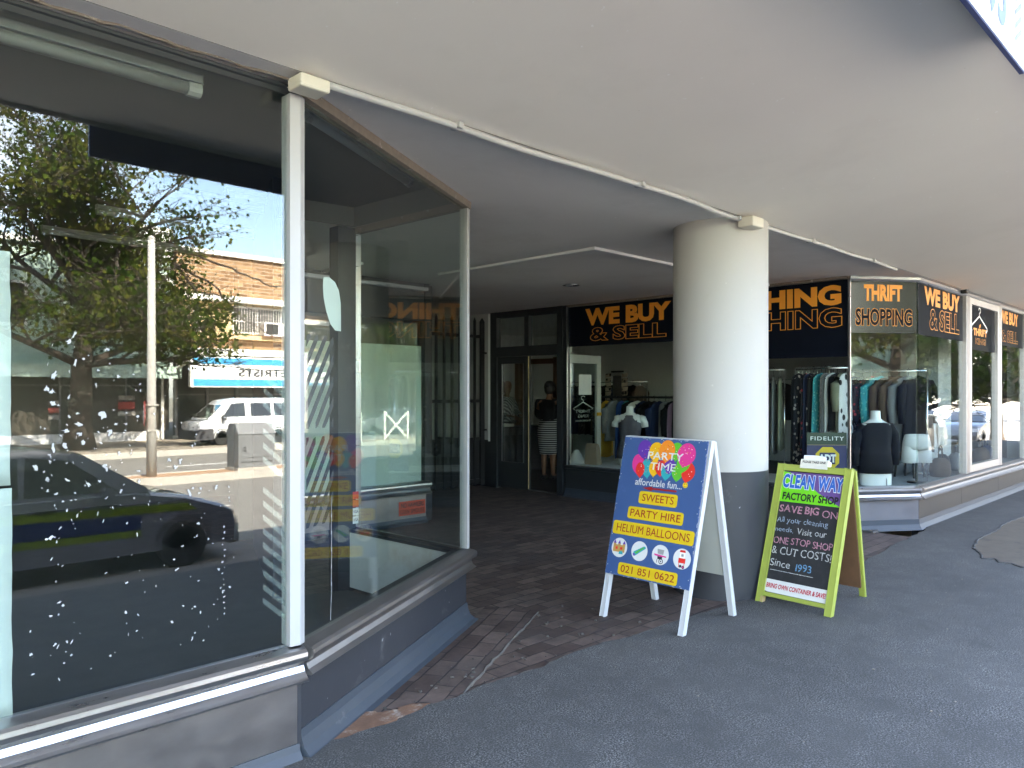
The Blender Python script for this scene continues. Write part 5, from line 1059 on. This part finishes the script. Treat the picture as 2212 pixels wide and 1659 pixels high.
for x0, x1 in ((13.4, 13.75), (15.3, 20.4), (22, 27), (29, 34)):
    b = MB(); b.box(x0, -33.15, 4.33, x1, -33.10, 5.70); w_ = bp(b, 'window', 'trim_white')
    n = max(1, round((x1-x0)/1.3)); b = MB()
    for k in range(n): b.box(x0+.06+k*(x1-x0-.06)/n, -33.098, 4.40, x0+(k+1)*(x1-x0-.06)/n, -33.085, 5.62)
    b.build('window_pane', 'dark_glass', w_)
    if x1-x0 > 1:
        b = MB()
        for k in range(int((x1-x0)/.14)): b.box(x0+.02+k*.14, -33.02, 4.33, x0+.045+k*.14, -33.0, 5.70)
        for z in (4.4, 4.95, 5.6): b.box(x0, -33.025, z, x1, -33.022, z+.03)
        b.build('burglar_bars', 'trim_white', w_)
b = MB(); b.box(16.7, -33.05, 4.28, 17.8, -32.55, 4.95); ac = bp(b, 'air_conditioner', 'trim_white'); b = MB(); b.box(16.8, -32.548, 4.36, 17.45, -32.535, 4.88); b.build('grille', 'dark_glass', ac); b = MB(); b.box(16.6, -33, 4.20, 17.9, -32.5, 4.275); b.build('shelf', 'wood_brown', ac)
b = MB(); b.box(12.2, -33, 3.12, 40, -30.1, 3.42); bp(b, 'canopy', 'trim_white')
sg2 = root('shop_sign', (17, -30, 1.7), 'long white shop sign with two sky blue stripes on the brick building', 'sign')
b = MB(); b.box(12.0, -30.25, 1.70, 25, -30.0, 3.06, .03); o = b.build('sign_box', 'white_sign', sg2)
b = MB(); b.box(12.12, -29.999, 2.72, 24.9, -29.99, 2.99); b.build('stripe', 'sky_blue_sign', o); b = MB(); b.box(12.12, -29.999, 1.77, 24.9, -29.99, 2.06); b.build('stripe', 'sky_blue_sign', o)
fo2 = Frame((18.9, -29.985, 0), (-1, 0, 0), (0, 0, 1)); b = MB(); put_text(b, fo2, 'OPTOMETRISTS', 0, 2.20, 4.75, 2.54, w=.004, bold=.03); b.build('lettering', 'black', o)
b = MB(); b.box(12.6, -33.4, -.5, 40, -33.2, 3.1); bp(b, 'shop_glass', 'dark_glass')
b = MB()
for k in range(20): b.box(12.6+k*1.45, -33.19, -.5, 12.7+k*1.45, -33.1, 3.1)
b.box(12.6, -33.189, 1.35, 40, -33.11, 1.42); bp(b, 'shop_mullion', 'alu_dull')
b = MB(); b.box(12.4, -33.3, -.66, 40, -32.9, -.5); bp(b, 'step', 'kerb')
b = MB(); b.tube([(12.2, -30.3, 2.9), (12.0, -32.6, 2.3), (11.9, -32.8, 2.2), (11.9, -32.8, -.6)], .07, 8); bp(b, 'downpipe', 'trim_white')
gb = root('green_building', (-6, -38, -.66), 'pale green shop building with brown glass fronts behind the oak tree', 'building')
def gbp(mb, n, m_, par=None): return mb.build(n, m_, par or gb)
b = MB(); b.box(-40, -45, 2.6, 12.39, -33.2, 7.6); gbp(b, 'upper_wall', 'green_wall')
b = MB(); b.box(-40, -45.1, 7.601, 12.45, -33.0, 7.85); b.box(10.9, -33.6, 7.851, 12.4, -33.05, 8.75); b.box(10.7, -33.8, 8.751, 12.45, -32.95, 8.95); gbp(b, 'cornice', 'facade_white')
b = MB(); b.prism([(9.6, -33.1, 6.4), (13.1, -33.1, 6.4), (11.35, -33.1, 7.15)], (0, -.09, 0)); b.prism([(2, -33.1, 6.2), (6, -33.1, 6.2), (4, -33.1, 7.3)], (0, -.09, 0)); gbp(b, 'pediment', 'facade_white')
for k in range(8):
    b = MB(); x = -34+k*5.6; b.box(x, -33.19, 4.2, x+1.5, -33.12, 6.0); w_ = gbp(b, 'window', 'facade_white'); b = MB(); b.box(x+.12, -33.118, 4.3, x+1.38, -33.11, 5.9); b.build('window_pane', 'dark_glass', w_)
b = MB(); b.box(-40, -33.2, 2.45, 12.3, -31.6, 2.62); b.box(-40, -31.75, 2.1, 12.3, -31.6, 2.449); gbp(b, 'canopy', 'green_wall')
b = MB(); b.box(-40, -33.3, -.25, 12.3, -33.1, 2.44); gbp(b, 'shop_glass', 'brown_front')
b = MB()
for k in range(20): b.box(-39+k*2.6, -33.09, -.25, -38.93+k*2.6, -33.02, 2.44)
b.box(-40, -33.089, 1.75, 12.3, -33.03, 1.82); gbp(b, 'shop_mullion', 'alu_dull')
b = MB(); b.box(-40, -33.3, -.66, 12.0, -33.0, -.251); gbp(b, 'base_wall', 'facade_white')
for i, (x, z, w_, h, m_) in enumerate(((5.0, 1.2, .8, .2, 'poster'), (5.0, .9, .7, .22, 'poster'), (5.0, .45, .8, .28, 'poster'), (7.4, .95, .4, .2, 'poster'), (7.4, .65, .4, .2, 'poster_red'), (7.4, .35, .4, .2, 'poster'), (10.1, 1.15, .7, .2, 'poster'), (10.1, .75, .7, .32, 'poster_red'), (10.1, .45, .7, .2, 'poster'))):
    b = MB(); b.box(x, -33.019, z, x+w_, -33.012, z+h); gbp(b, 'poster', m_)
for x0, x1, h, m_, lab in ((41, 60, 6.5, 'facade_white', 'white two storey shop building further along the street'), (61, 84, 5.2, 'cream_wall', 'low cream shop building at the far end of the street'), (-64, -41, 6.8, 'cream_wall', 'cream shop building at the other end of the street')):
    r_ = root('row_building', ((x0+x1)/2, -38, -.66), lab, 'building'); b = MB(); b.box(x0, -44, -.66, x1, -33, h); b.build('wall', m_, r_); b = MB(); b.box(x0-.1, -44.1, h+.001, x1+.1, -32.8, h+.35); b.build('cornice', 'trim_white', r_)
    b = MB(); b.box(x0, -33, 2.3, x1, -31, 2.6); b.build('canopy', 'trim_white', r_); b = MB(); b.box(x0+.3, -32.999, -.3, x1-.3, -32.95, 2.2); b.build('shop_glass', 'dark_glass', r_)
    for k in range(int((x1-x0)/3.2)): b = MB(); b.box(x0+1+k*3.2, -32.999, 3.3, x0+2.6+k*3.2, -32.95, 4.6); b.build('window', 'dark_glass', r_)

# ------------------------------------------------------------------ trees
m_, nt, bb = new_mat('oak_leaf'); M['oak_leaf'] = m_
for n in list(nt.nodes):
    if n.bl_idname == 'ShaderNodeBsdfPrincipled': nt.nodes.remove(n)
d_ = nt.nodes.new("ShaderNodeBsdfDiffuse"); tl = nt.nodes.new("ShaderNodeBsdfTranslucent"); ms = nt.nodes.new("ShaderNodeMixShader"); ms.inputs[0].default_value = .4
lc = ramp(nt, noise(nt, 1.1, 3), [(.32, (.012, .028, .007)), (.48, (.048, .078, .014)), (.68, (.135, .128, .028))]); nt.links.new(lc, d_.inputs[0]); nt.links.new(lc, tl.inputs[0])
nt.links.new(d_.outputs[0], ms.inputs[1]); nt.links.new(tl.outputs[0], ms.inputs[2]); nt.links.new(ms.outputs[0], [n for n in nt.nodes if n.bl_idname == 'ShaderNodeOutputMaterial'][0].inputs[0])
M['bark'] = mat('bark', (.055, .042, .032), .95, var=.3, vs=12, bmp=.6, bs=20)
def tree(name, base, h, spread, nleaf, label, group, seed, lean=(0, 0), low=.25, leaf=.13, twigs=()):
    random.seed(seed); rt = root(name, base, label, 'tree', group); base = Vector(base); tips = []; tb_ = MB(); bm2 = MB()
    def grow(p, d, L, r, lev, mbx):
        n = 5; path = [p.copy()]; rr = [r]; cur = p.copy(); dd = d.copy()
        for i in range(n):
            dd = (dd+Vector((random.uniform(-1, 1), random.uniform(-1, 1), random.uniform(-.6, .7)))*.16).normalized(); cur = cur+dd*(L/n); path.append(cur.copy()); rr.append(r*(1-.62*(i+1)/n))
            if lev >= 2: tips.append((cur.copy(), lev))
            if lev < 4 and i >= (1 if lev else 2):
                for _ in range(2 if lev else 2):
                    ax = Vector((random.uniform(-1, 1), random.uniform(-1, 1), random.uniform(-.25, .55))).normalized(); grow(cur, (dd*.55+ax*.85).normalized(), L*random.uniform(.42, .62), max(.012, rr[-1]*.62), lev+1, bm2)
        mbx.tube(path, rr, 7 if lev < 2 else 4)
    H = h*.55; cur = base.copy(); path = [cur.copy()]; rr = [h*.045]
    for i in range(6):
        cur = cur+Vector((lean[0]*.3/6+random.uniform(-.06, .06), lean[1]*.3/6+random.uniform(-.06, .06), H/6)); path.append(cur.copy()); rr.append(h*.036*(1-.07*i))
    tb_.tube(path, [h*.055]+rr[1:], 12)
    for i in range(3, 7):
        for k in range(3 if i < 6 else 4):
            a = random.uniform(0, 6.28); el = random.uniform(.0, .6) if i < 5 else random.uniform(.4, 1.2)
            d = Vector((math.cos(a)*math.cos(el)+lean[0]*.12, math.sin(a)*math.cos(el)+lean[1]*.12, math.sin(el))).normalized(); grow(path[i], d, spread*random.uniform(.6, .95), h*.014, 1, bm2)
    tb_.build('trunk', 'bark', rt, smooth=True); bm2.build('limbs', 'bark', rt)
    vs, fs = [], []; zl = base.z+h*low
    tips = [t for t in tips if t[0].z > zl]
    shp = [(0, -.5), (.22, -.22), (.5, -.10), (.24, .06), (.40, .36), (.12, .26), (0, .55), (-.12, .26), (-.40, .36), (-.24, .06), (-.5, -.10), (-.22, -.22)]
    org = base
    for _ in range(nleaf):
        t, lv = random.choice(tips); p = t+Vector((random.gauss(0, .22), random.gauss(0, .22), random.gauss(-.06, .19)))-org; s_ = leaf*random.uniform(.7, 1.35)
        a, e, w_ = random.uniform(0, 6.28), random.uniform(-1.1, .9), random.uniform(0, 6.28)
        u = Vector((math.cos(a)*math.cos(e), math.sin(a)*math.cos(e), math.sin(e))); v = u.cross(Vector((math.sin(w_), math.cos(w_), .3))).normalized(); i0 = len(vs)
        for x, y in shp: vs.append(p+v*x*s_*1.2+u*y*s_*1.2)
        fs.append(tuple(range(i0, i0+len(shp))))
    me = bpy.data.meshes.new('crown'); me.from_pydata([tuple(v) for v in vs], [], fs); me.materials.append(M['oak_leaf']); o = bpy.data.objects.new('crown', me); COL.objects.link(o); o.parent = rt; ORG[o.name] = org
    if twigs:
        tw = MB()
        for P in twigs:
            P = [Vector(p) for p in P]; fine = []
            for p, q in zip(P, P[1:]):
                for i in range(6): fine.append(p.lerp(q, i/6)+Vector((random.uniform(-.05, .05), random.uniform(-.05, .05), random.uniform(-.05, .05))))
            fine.append(P[-1]); n = len(fine); tw.tube(fine, [.05*(1-.85*i/n)+.006 for i in range(n)], 5)
            for i in range(4, n, 3):
                d = Vector((random.uniform(-.2, 1), random.uniform(-.5, .5), random.uniform(-.5, .6))).normalized(); tw.tube([fine[i], fine[i]+d*.35, fine[i]+d*.7+Vector((0, 0, random.uniform(-.1, .2)))], [.016, .010, .004], 4)
        tw.build('bare_twigs', 'bark', rt)
    return rt
def vd(px, py, dep):      # a point seen by mirror in the street pane, at a real distance out in the street
    return None
tree('oak_tree', (7.4, -29.0, -.66), 11.5, 5.4, 24000, 'spreading pin oak with bare hanging twigs before the green building', 'street trees', 4, lean=(1.2, 1.0), low=.30, leaf=.125,
     twigs=[[(10.5, -28, 6.6), (12.2, -28.2, 5.9), (13.4, -28.1, 4.6), (15.0, -28.2, 3.9)], [(10.3, -27.6, 7.2), (12.8, -27.8, 6.6), (14.6, -27.9, 6.1), (16.4, -28, 6.2)], [(10.5, -28, 6.6), (11.4, -28, 5.6), (12.8, -28.1, 5.4), (13.9, -28.2, 5.0)]])
tree('oak_tree', (-9.8, -27.6, -.66), 6.6, 4.6, 16000, 'full leafy oak mirrored in the corner pane of the clothes shop', 'street trees', 9, low=.12, leaf=.17)
tree('oak_tree', (26.5, -28.4, -.66), 9.5, 4.6, 7000, 'leafy oak before the brick building, mirrored in the papered window', 'street trees', 13, low=.22, leaf=.2)
tree('oak_tree', (24.5, -5.2, -.85), 6.5, 2.6, 6000, 'small oak by the kerb, mirrored in the first street pane of the clothes shop', 'street trees', 17, low=.36, leaf=.17)
tree('oak_tree', (46, -17.6, -.66), 9, 4.2, 5000, 'tall oak standing on the median far along the street', 'street trees', 19, low=.25, leaf=.2)
tree('oak_tree', (70, -9, -.85), 10, 5, 4000, 'distant oak at the far end of the street', 'street trees', 23, low=.2, leaf=.26)

# ------------------------------------------------------------------ street furniture
lp = root('street_pole', (5.84, -17.55, -.66), 'pale concrete street pole on the tip of the brick median', 'street pole')
M['pole_grey'] = mat('pole_grey', (.38, .365, .33), .8, var=.06)
b = MB(); b.tube([(5.84, -17.55, -.66), (5.84, -17.55, 1.2), (5.84, -17.55, 5.4)], [.125, .11, .085], 16); b.build('pole', 'pole_grey', lp, smooth=True)
b = MB(); b.lathe([(.09, 5.40), (.09, 5.44), (.03, 5.5)], (5.84, -17.55, 0), 16); b.build('pole_cap', 'pole_grey', lp)
b = MB(); b.box(5.70, -17.68, 1.15, 5.98, -17.42, 1.19); b.box(5.70, -17.68, .5, 5.98, -17.42, .54); b.build('strap', 'pole_grey', lp)
rs = root('road_sign', (5.68, -17.55, .6), 'round red rimmed road sign fixed to the street pole, seen nearly edge on', 'road sign')
fr_ = Frame((5.66, -17.55, .95), (.30, -1, 0), (0, 0, 1)); 
for w0, rr_, m_, n_ in ((0, .32, 'art_red', 'sign_rim'), (.006, .25, 'trim_white', 'sign_face')):
    b = MB(); pts = disc(fr_, 0, 0, rr_, rr_, w0, 28); b.prism(pts, fr_.n*.004); b.prism([p-fr_.n*(.012+2*w0) for p in pts], fr_.n*.003); b.build(n_, m_, rs)
b = MB()
for w0 in (.0108, -.0245): b.poly([fr_.p(x, y, w0) for x, y in ((-.05, -.16), (.0, -.16), (.0, .06), (.06, .06), (-.02, .17), (-.11, .06), (-.05, .06))])
b.build('arrow_print', 'black', rs)
M['cab_grey'] = mat('cabinet_grey', (.17, .175, .18), .5, var=.06)
uc = root('utility_cabinet', (8.55, -17.6, -.66), 'grey metal utility cabinet with a sloping lid on the median', 'cabinet')
b = MB(); b.box(7.98, -17.98, -.66, 9.14, -17.22, -.58); b.build('plinth', 'kerb', uc)
b = MB(); b.box(8.02, -17.95, -.579, 9.1, -17.25, .34, .01); cbn = b.build('body', 'cab_grey', uc)
b = MB(); b.prism([(8.0, -17.97, .341), (8.0, -17.23, .341), (8.0, -17.42, .63), (8.0, -17.78, .63)], (1.12, 0, 0)); b.build('lid', 'cab_grey', uc)
b = MB(); b.box(8.10, -17.249, -.42, 9.02, -17.225, .28, .006); dr = b.build('door', 'cab_grey', uc); b = MB(); b.box(8.22, -17.224, -.30, 8.90, -17.21, .18, .006); b.build('door_panel', 'cab_grey', dr); b = MB(); b.box(8.14, -17.22, -.12, 8.22, -17.20, .0); b.build('handle', 'chrome', dr)

xf = root('crossed_fence', (20.5, -17.6, -.66), 'white crossed timber fence on the median, mirrored in the papered window', 'fence')
for i in range(7):
    x = 15.2+i*1.3; b = MB(); b.box(x-.05, -17.65, -.66, x+.05, -17.55, .62); b.build('post', 'trim_white', xf)
    if i in (0, 3, 5): b = MB(); b.obar((x+.06, -17.58, -.55), (x+1.24, -17.58, .55), .03, .09); b.obar((x+.06, -17.62, .55), (x+1.24, -17.62, -.55), .03, .09); b.build('cross_brace', 'trim_white', xf)

# ------------------------------------------------------------------ vehicles (profiles: l back from the nose, z above the road)
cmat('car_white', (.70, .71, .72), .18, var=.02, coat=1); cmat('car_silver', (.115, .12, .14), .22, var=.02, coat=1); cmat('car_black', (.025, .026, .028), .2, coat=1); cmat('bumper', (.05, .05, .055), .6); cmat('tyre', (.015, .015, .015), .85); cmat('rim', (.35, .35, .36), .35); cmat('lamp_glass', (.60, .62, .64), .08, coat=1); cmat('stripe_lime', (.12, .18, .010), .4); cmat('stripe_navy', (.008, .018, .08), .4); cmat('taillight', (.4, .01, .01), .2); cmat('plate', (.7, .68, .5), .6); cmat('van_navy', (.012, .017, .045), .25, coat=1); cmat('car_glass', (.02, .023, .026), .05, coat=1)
def vehicle(name, nose, yc, zr, sgn, width, low, house, wheels, wr, paint, label, cat, wins, shield, extra=None):
    rt = root(name, (nose-sgn*2, yc, zr), label, cat, None); hw = width/2
    def P(l, s_, z): return (nose-sgn*l, yc+s_, zr+z)
    b = MB(); L = []
    for f, ins_ in ((-1, .055), (-.93, .012), (-.8, 0), (0, -.012), (.8, 0), (.93, .012), (1, .055)):
        cx = sum(p[0] for p in low)/len(low); cz = sum(p[1] for p in low)/len(low); ln = max(p[0] for p in low)/2
        L.append([P(l+ins_*(1.6 if l < cx else -1.6), hw*f, z+ins_*(.55 if z < cz else -.55)) for l, z in low])
    b.loft(L); body = b.build('body', paint, rt, smooth=True, flat_angle=32)
    zb = min(p[1] for p in house); zt = max(p[1] for p in house)
    def hh(z): return hw*(.955-.20*(z-zb)/(zt-zb)*.8)
    b = MB(); b.loft([[P(l, s_*hh(z)*f, z+(.018 if (abs(f) < .9 and z > zb+.2) else 0)) for l, z in house] for s_, f in ((-1, 1), (-1, .85), (1, 0), (1, .85), (1, 1))]); cab = b.build('cabin', paint, rt, smooth=True, flat_angle=32)
    for poly in wins:
        for s_ in (-1, 1): b = MB(); pts = [P(l, s_*(hh(z)+.004), z) for l, z in poly]; b.prism(pts, (0, s_*.006, 0)); b.build('side_window', 'car_glass', cab)
    for (l0, z0), (l1, z1), k in shield:
        d = Vector((l1-l0, z1-z0)).normalized(); nn = (d.y*.010*k, -d.x*.010*k)
        b = MB(); w0, w1 = hh(z0)*.90, hh(z1)*.88; A_ = (l0-nn[0], z0-nn[1]); B_ = (l1-nn[0], z1-nn[1]); b.prism([P(A_[0], -w0, A_[1]), P(A_[0], w0, A_[1]), P(B_[0], w1, B_[1]), P(B_[0], -w1, B_[1])], Vector(P(l0+nn[0]*1.2, 0, z0+nn[1]*1.2))-Vector(P(l0, 0, z0))); b.build('windscreen', 'car_glass', cab)
    for l in wheels:
        for s_ in (-1, 1):
            w_ = MB(); Y = s_*(hw-.10); w_.loft([[P(l+r_*math.cos(a), Y+s_*y, wr+r_*math.sin(a)) for a in [2*math.pi*k/28 for k in range(28)]] for r_, y in ((wr*.62, -.09), (wr, -.09), (wr, .08), (wr*.92, .105), (wr*.64, .10))]); wh = w_.build('wheel', 'tyre', rt, smooth=True, flat_angle=40)
            w_ = MB(); w_.loft([[P(l+r_*math.cos(a), Y+s_*y, wr+r_*math.sin(a)) for a in [2*math.pi*k/24 for k in range(24)]] for r_, y in ((wr*.64, .095), (wr*.5, .075), (wr*.2, .09), (.02, .095))]); w_.build('rim', 'rim', wh)
            w_ = MB(); w_.loft([[P(l+r_*math.cos(a), s_*(hw+y), wr+r_*math.sin(a)*1.0) for a in [math.pi*k/16 for k in range(17)]] for r_, y in ((wr*1.19, -.03), (wr*1.19, .006), (wr*1.06, .006), (wr*1.06, -.03))], False); w_.build('wheel_arch', 'bumper', rt)
    if extra: extra(rt, body, P, hw)
    return rt
def pol_extra(rt, body, P, hw):
    for s_ in (-1, 1):
        def strip(pts, m_, n): b = MB(); b.prism([P(l, s_*(hw+.001), z) for l, z in pts], (0, s_*.004, 0)); b.build(n, m_, body)
        strip([(.75, .86), (4.0, .93), (4.0, .82), (.62, .76)], 'stripe_lime', 'lime_stripe'); strip([(1.35, .755), (4.0, .815), (4.0, .60), (1.35, .57)], 'stripe_navy', 'navy_stripe'); strip([(1.35, .565), (4.0, .595), (4.0, .50), (1.35, .48)], 'stripe_lime', 'lime_stripe')
        b = MB(); b.loft([[P(l, s_*y, z) for l, z in ((.10, .60), (.22, .60), (.50, .70), (.52, .78), (.22, .76))] for y in (hw*.55, hw*.97)]); b.build('headlight', 'lamp_glass', rt)
        b = MB(); b.loft([[P(1.72+l, s_*(hw+y), z) for l, z in ((0, 1.02), (.12, 1.02), (.14, 1.12), (.10, 1.17), (.02, 1.15))] for y in (.02, .20)]); b.build('wing_mirror', 'car_silver', rt)
        b = MB(); b.box(*[min(a, c) for a, c in zip(P(2.35, s_*(hw+.001), .90), P(2.55, s_*(hw+.03), .93))], *[max(a, c) for a, c in zip(P(2.35, s_*(hw+.001), .90), P(2.55, s_*(hw+.03), .93))]); b.build('door_handle', 'car_black', rt)
    b = MB(); b.loft([[P(l, y, z) for l, z in ((-.03, .22), (-.04, .34), (.04, .38), (.1, .2))] for y in (-hw*.86, hw*.86)]); b.build('bumper', 'bumper', rt)
    b = MB(); b.loft([[P(l, y, z) for l, z in ((.02, .48), (.06, .58), (.10, .58), (.10, .48))] for y in (-hw*.5, hw*.5)]); b.build('grille', 'bumper', rt)
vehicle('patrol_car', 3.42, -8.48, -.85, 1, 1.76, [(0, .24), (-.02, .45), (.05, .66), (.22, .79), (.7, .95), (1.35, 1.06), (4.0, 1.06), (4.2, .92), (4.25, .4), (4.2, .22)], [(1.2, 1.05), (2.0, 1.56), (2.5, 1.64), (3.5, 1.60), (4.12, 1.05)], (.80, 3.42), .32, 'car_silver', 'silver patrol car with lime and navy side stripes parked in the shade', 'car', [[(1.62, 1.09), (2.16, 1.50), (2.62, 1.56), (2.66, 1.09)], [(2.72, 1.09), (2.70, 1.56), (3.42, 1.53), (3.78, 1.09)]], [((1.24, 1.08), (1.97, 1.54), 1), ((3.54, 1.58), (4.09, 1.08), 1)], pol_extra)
def van_extra(rt, body, P, hw):
    b = MB(); b.loft([[P(l, y, z) for l, z in ((-.09, .24), (-.10, .60), (.1, .68), (.62, .68), (.62, .24))] for y in (-hw*1.03, hw*1.03)]); b.build('bumper', 'bumper', rt)
    for s_ in (-1, 1):
        b = MB(); b.loft([[P(l, s_*y, z) for l, z in ((-.01, .68), (.10, .68), (.36, .72), (.34, .90), (.06, .88))] for y in (hw*.62, hw*.99)]); b.build('headlight', 'lamp_glass', rt)
        b = MB(); b.loft([[P(.95+l, s_*(hw+y), z) for l, z in ((0, 1.02), (.14, 1.02), (.14, 1.22), (0, 1.22))] for y in (.03, .18)]); b.build('wing_mirror', 'bumper', rt)
    b = MB(); b.loft([[P(l, y, z) for l, z in ((-.012, .72), (.0, .78), (.05, .78), (.05, .72))] for y in (-hw*.55, hw*.55)]); b.build('grille', 'bumper', rt)
    b = MB(); b.prism([P(-.065, -.26, .42), P(-.065, .26, .42), P(-.065, .26, .53), P(-.065, -.26, .53)], (.004, 0, 0)); b.build('number_plate', 'plate', rt)
    f6 = [P(.005+.02*math.sin(a), .045*math.cos(a), .88+.045*math.sin(a)) for a in [k*math.pi/8 for k in range(16)]]; b = MB(); b.prism(f6, (-.03, 0, 0)); b.build('badge', 'chrome', rt)
vehicle('white_van', 11.25, -28.3, -.66, -1, 1.68, [(0, .28), (-.02, .6), (.02, .86), (.12, .98), (.62, 1.10), (4.3, 1.10), (4.35, .6), (4.3, .26)], [(.40, 1.06), (1.25, 1.80), (1.65, 1.90), (4.0, 1.90), (4.28, 1.80), (4.33, 1.06)], (.98, 3.45), .31, 'car_white', 'white passenger van with a dark bumper parked before the brick building', 'van', [[(1.02, 1.14), (1.42, 1.68), (1.98, 1.72), (2.0, 1.16)], [(2.25, 1.16), (2.25, 1.70), (3.15, 1.70), (3.15, 1.16)], [(3.3, 1.16), (3.3, 1.70), (4.1, 1.68), (4.15, 1.16)]], [((.46, 1.115), (1.21, 1.765), 1)], van_extra)
def gen_extra(rt, body, P, hw):
    for s_ in (-1, 1):
        b = MB(); b.loft([[P(l, s_*y, z) for l, z in ((.0, .60), (.12, .60), (.36, .66), (.34, .78), (.1, .74))] for y in (hw*.6, hw*.97)]); b.build('headlight', 'lamp_glass', rt)
        b = MB(); b.loft([[P(1.7+l, s_*(hw+y), z) for l, z in ((0, 1.0), (.12, 1.0), (.12, 1.13), (0, 1.13))] for y in (.02, .18)]); b.build('wing_mirror', 'car_black', rt)
    b = MB(); b.loft([[P(l, y, z) for l, z in ((-.03, .24), (-.04, .42), (.04, .46), (.1, .24))] for y in (-hw*.9, hw*.9)]); b.build('bumper', 'bumper', rt)
hatch = dict(low=[(0, .24), (-.02, .45), (.05, .66), (.22, .79), (.7, .93), (1.35, 1.02), (4.0, 1.02), (4.2, .92), (4.25, .4), (4.2, .22)], house=[(1.2, 1.0), (2.0, 1.42), (2.5, 1.47), (3.4, 1.44), (4.12, 1.0)], wheels=(.80, 3.42), wr=.31, wins=[[(1.62, 1.05), (2.16, 1.37), (2.62, 1.40), (2.66, 1.05)], [(2.72, 1.05), (2.70, 1.40), (3.42, 1.37), (3.78, 1.05)]], shield=[((1.24, 1.03), (1.97, 1.405), 1), ((3.44, 1.42), (4.09, 1.03), 1)])
for nose, yc, sg_, pt, lab in ((28.2, -7.4, -1, 'car_black', 'dark hatchback parked by the kerb, mirrored in the first street pane'), (36.5, -7.3, -1, 'car_silver', 'silver hatchback parked behind the dark one by the kerb'), (44, -11.5, -1, 'car_white', 'white hatchback driving up the nearer lane'), (-7, -8.3, 1, 'car_black', 'black hatchback parked behind the patrol car'), (22.0, -24.6, -1, 'car_silver', 'silver hatchback parked beyond the median')):
    vehicle('parked_car' if 'parked' in lab else 'white_car', nose, yc, -.85, sg_, 1.72, hatch['low'], hatch['house'], hatch['wheels'], hatch['wr'], pt, lab, 'car', hatch['wins'], hatch['shield'], gen_extra)

vehicle('panel_van', 3.95, -5.85, -.85, -1, 1.85, [(0, .30), (-.02, .7), (.05, 1.0), (.5, 1.25), (1.0, 1.35), (4.9, 1.35), (4.95, .7), (4.9, .28)], [(.85, 1.30), (1.45, 2.25), (1.8, 2.5), (4.85, 2.5), (4.93, 1.30)], (.95, 3.95), .34, 'van_navy', 'tall dark navy panel van parked by the kerb, mirrored in the corner pane', 'van', [[(1.35, 1.42), (1.75, 2.05), (2.4, 2.1), (2.4, 1.42)]], [((.90, 1.36), (1.42, 2.18), 1)], gen_extra)
tree('oak_tree', (35, -5.4, -.85), 6.8, 2.6, 5000, 'second small oak by the kerb, mirrored in the hanger window', 'street trees', 29, low=.34, leaf=.18)
# smooth shading of fabrics is done; hand the scene over
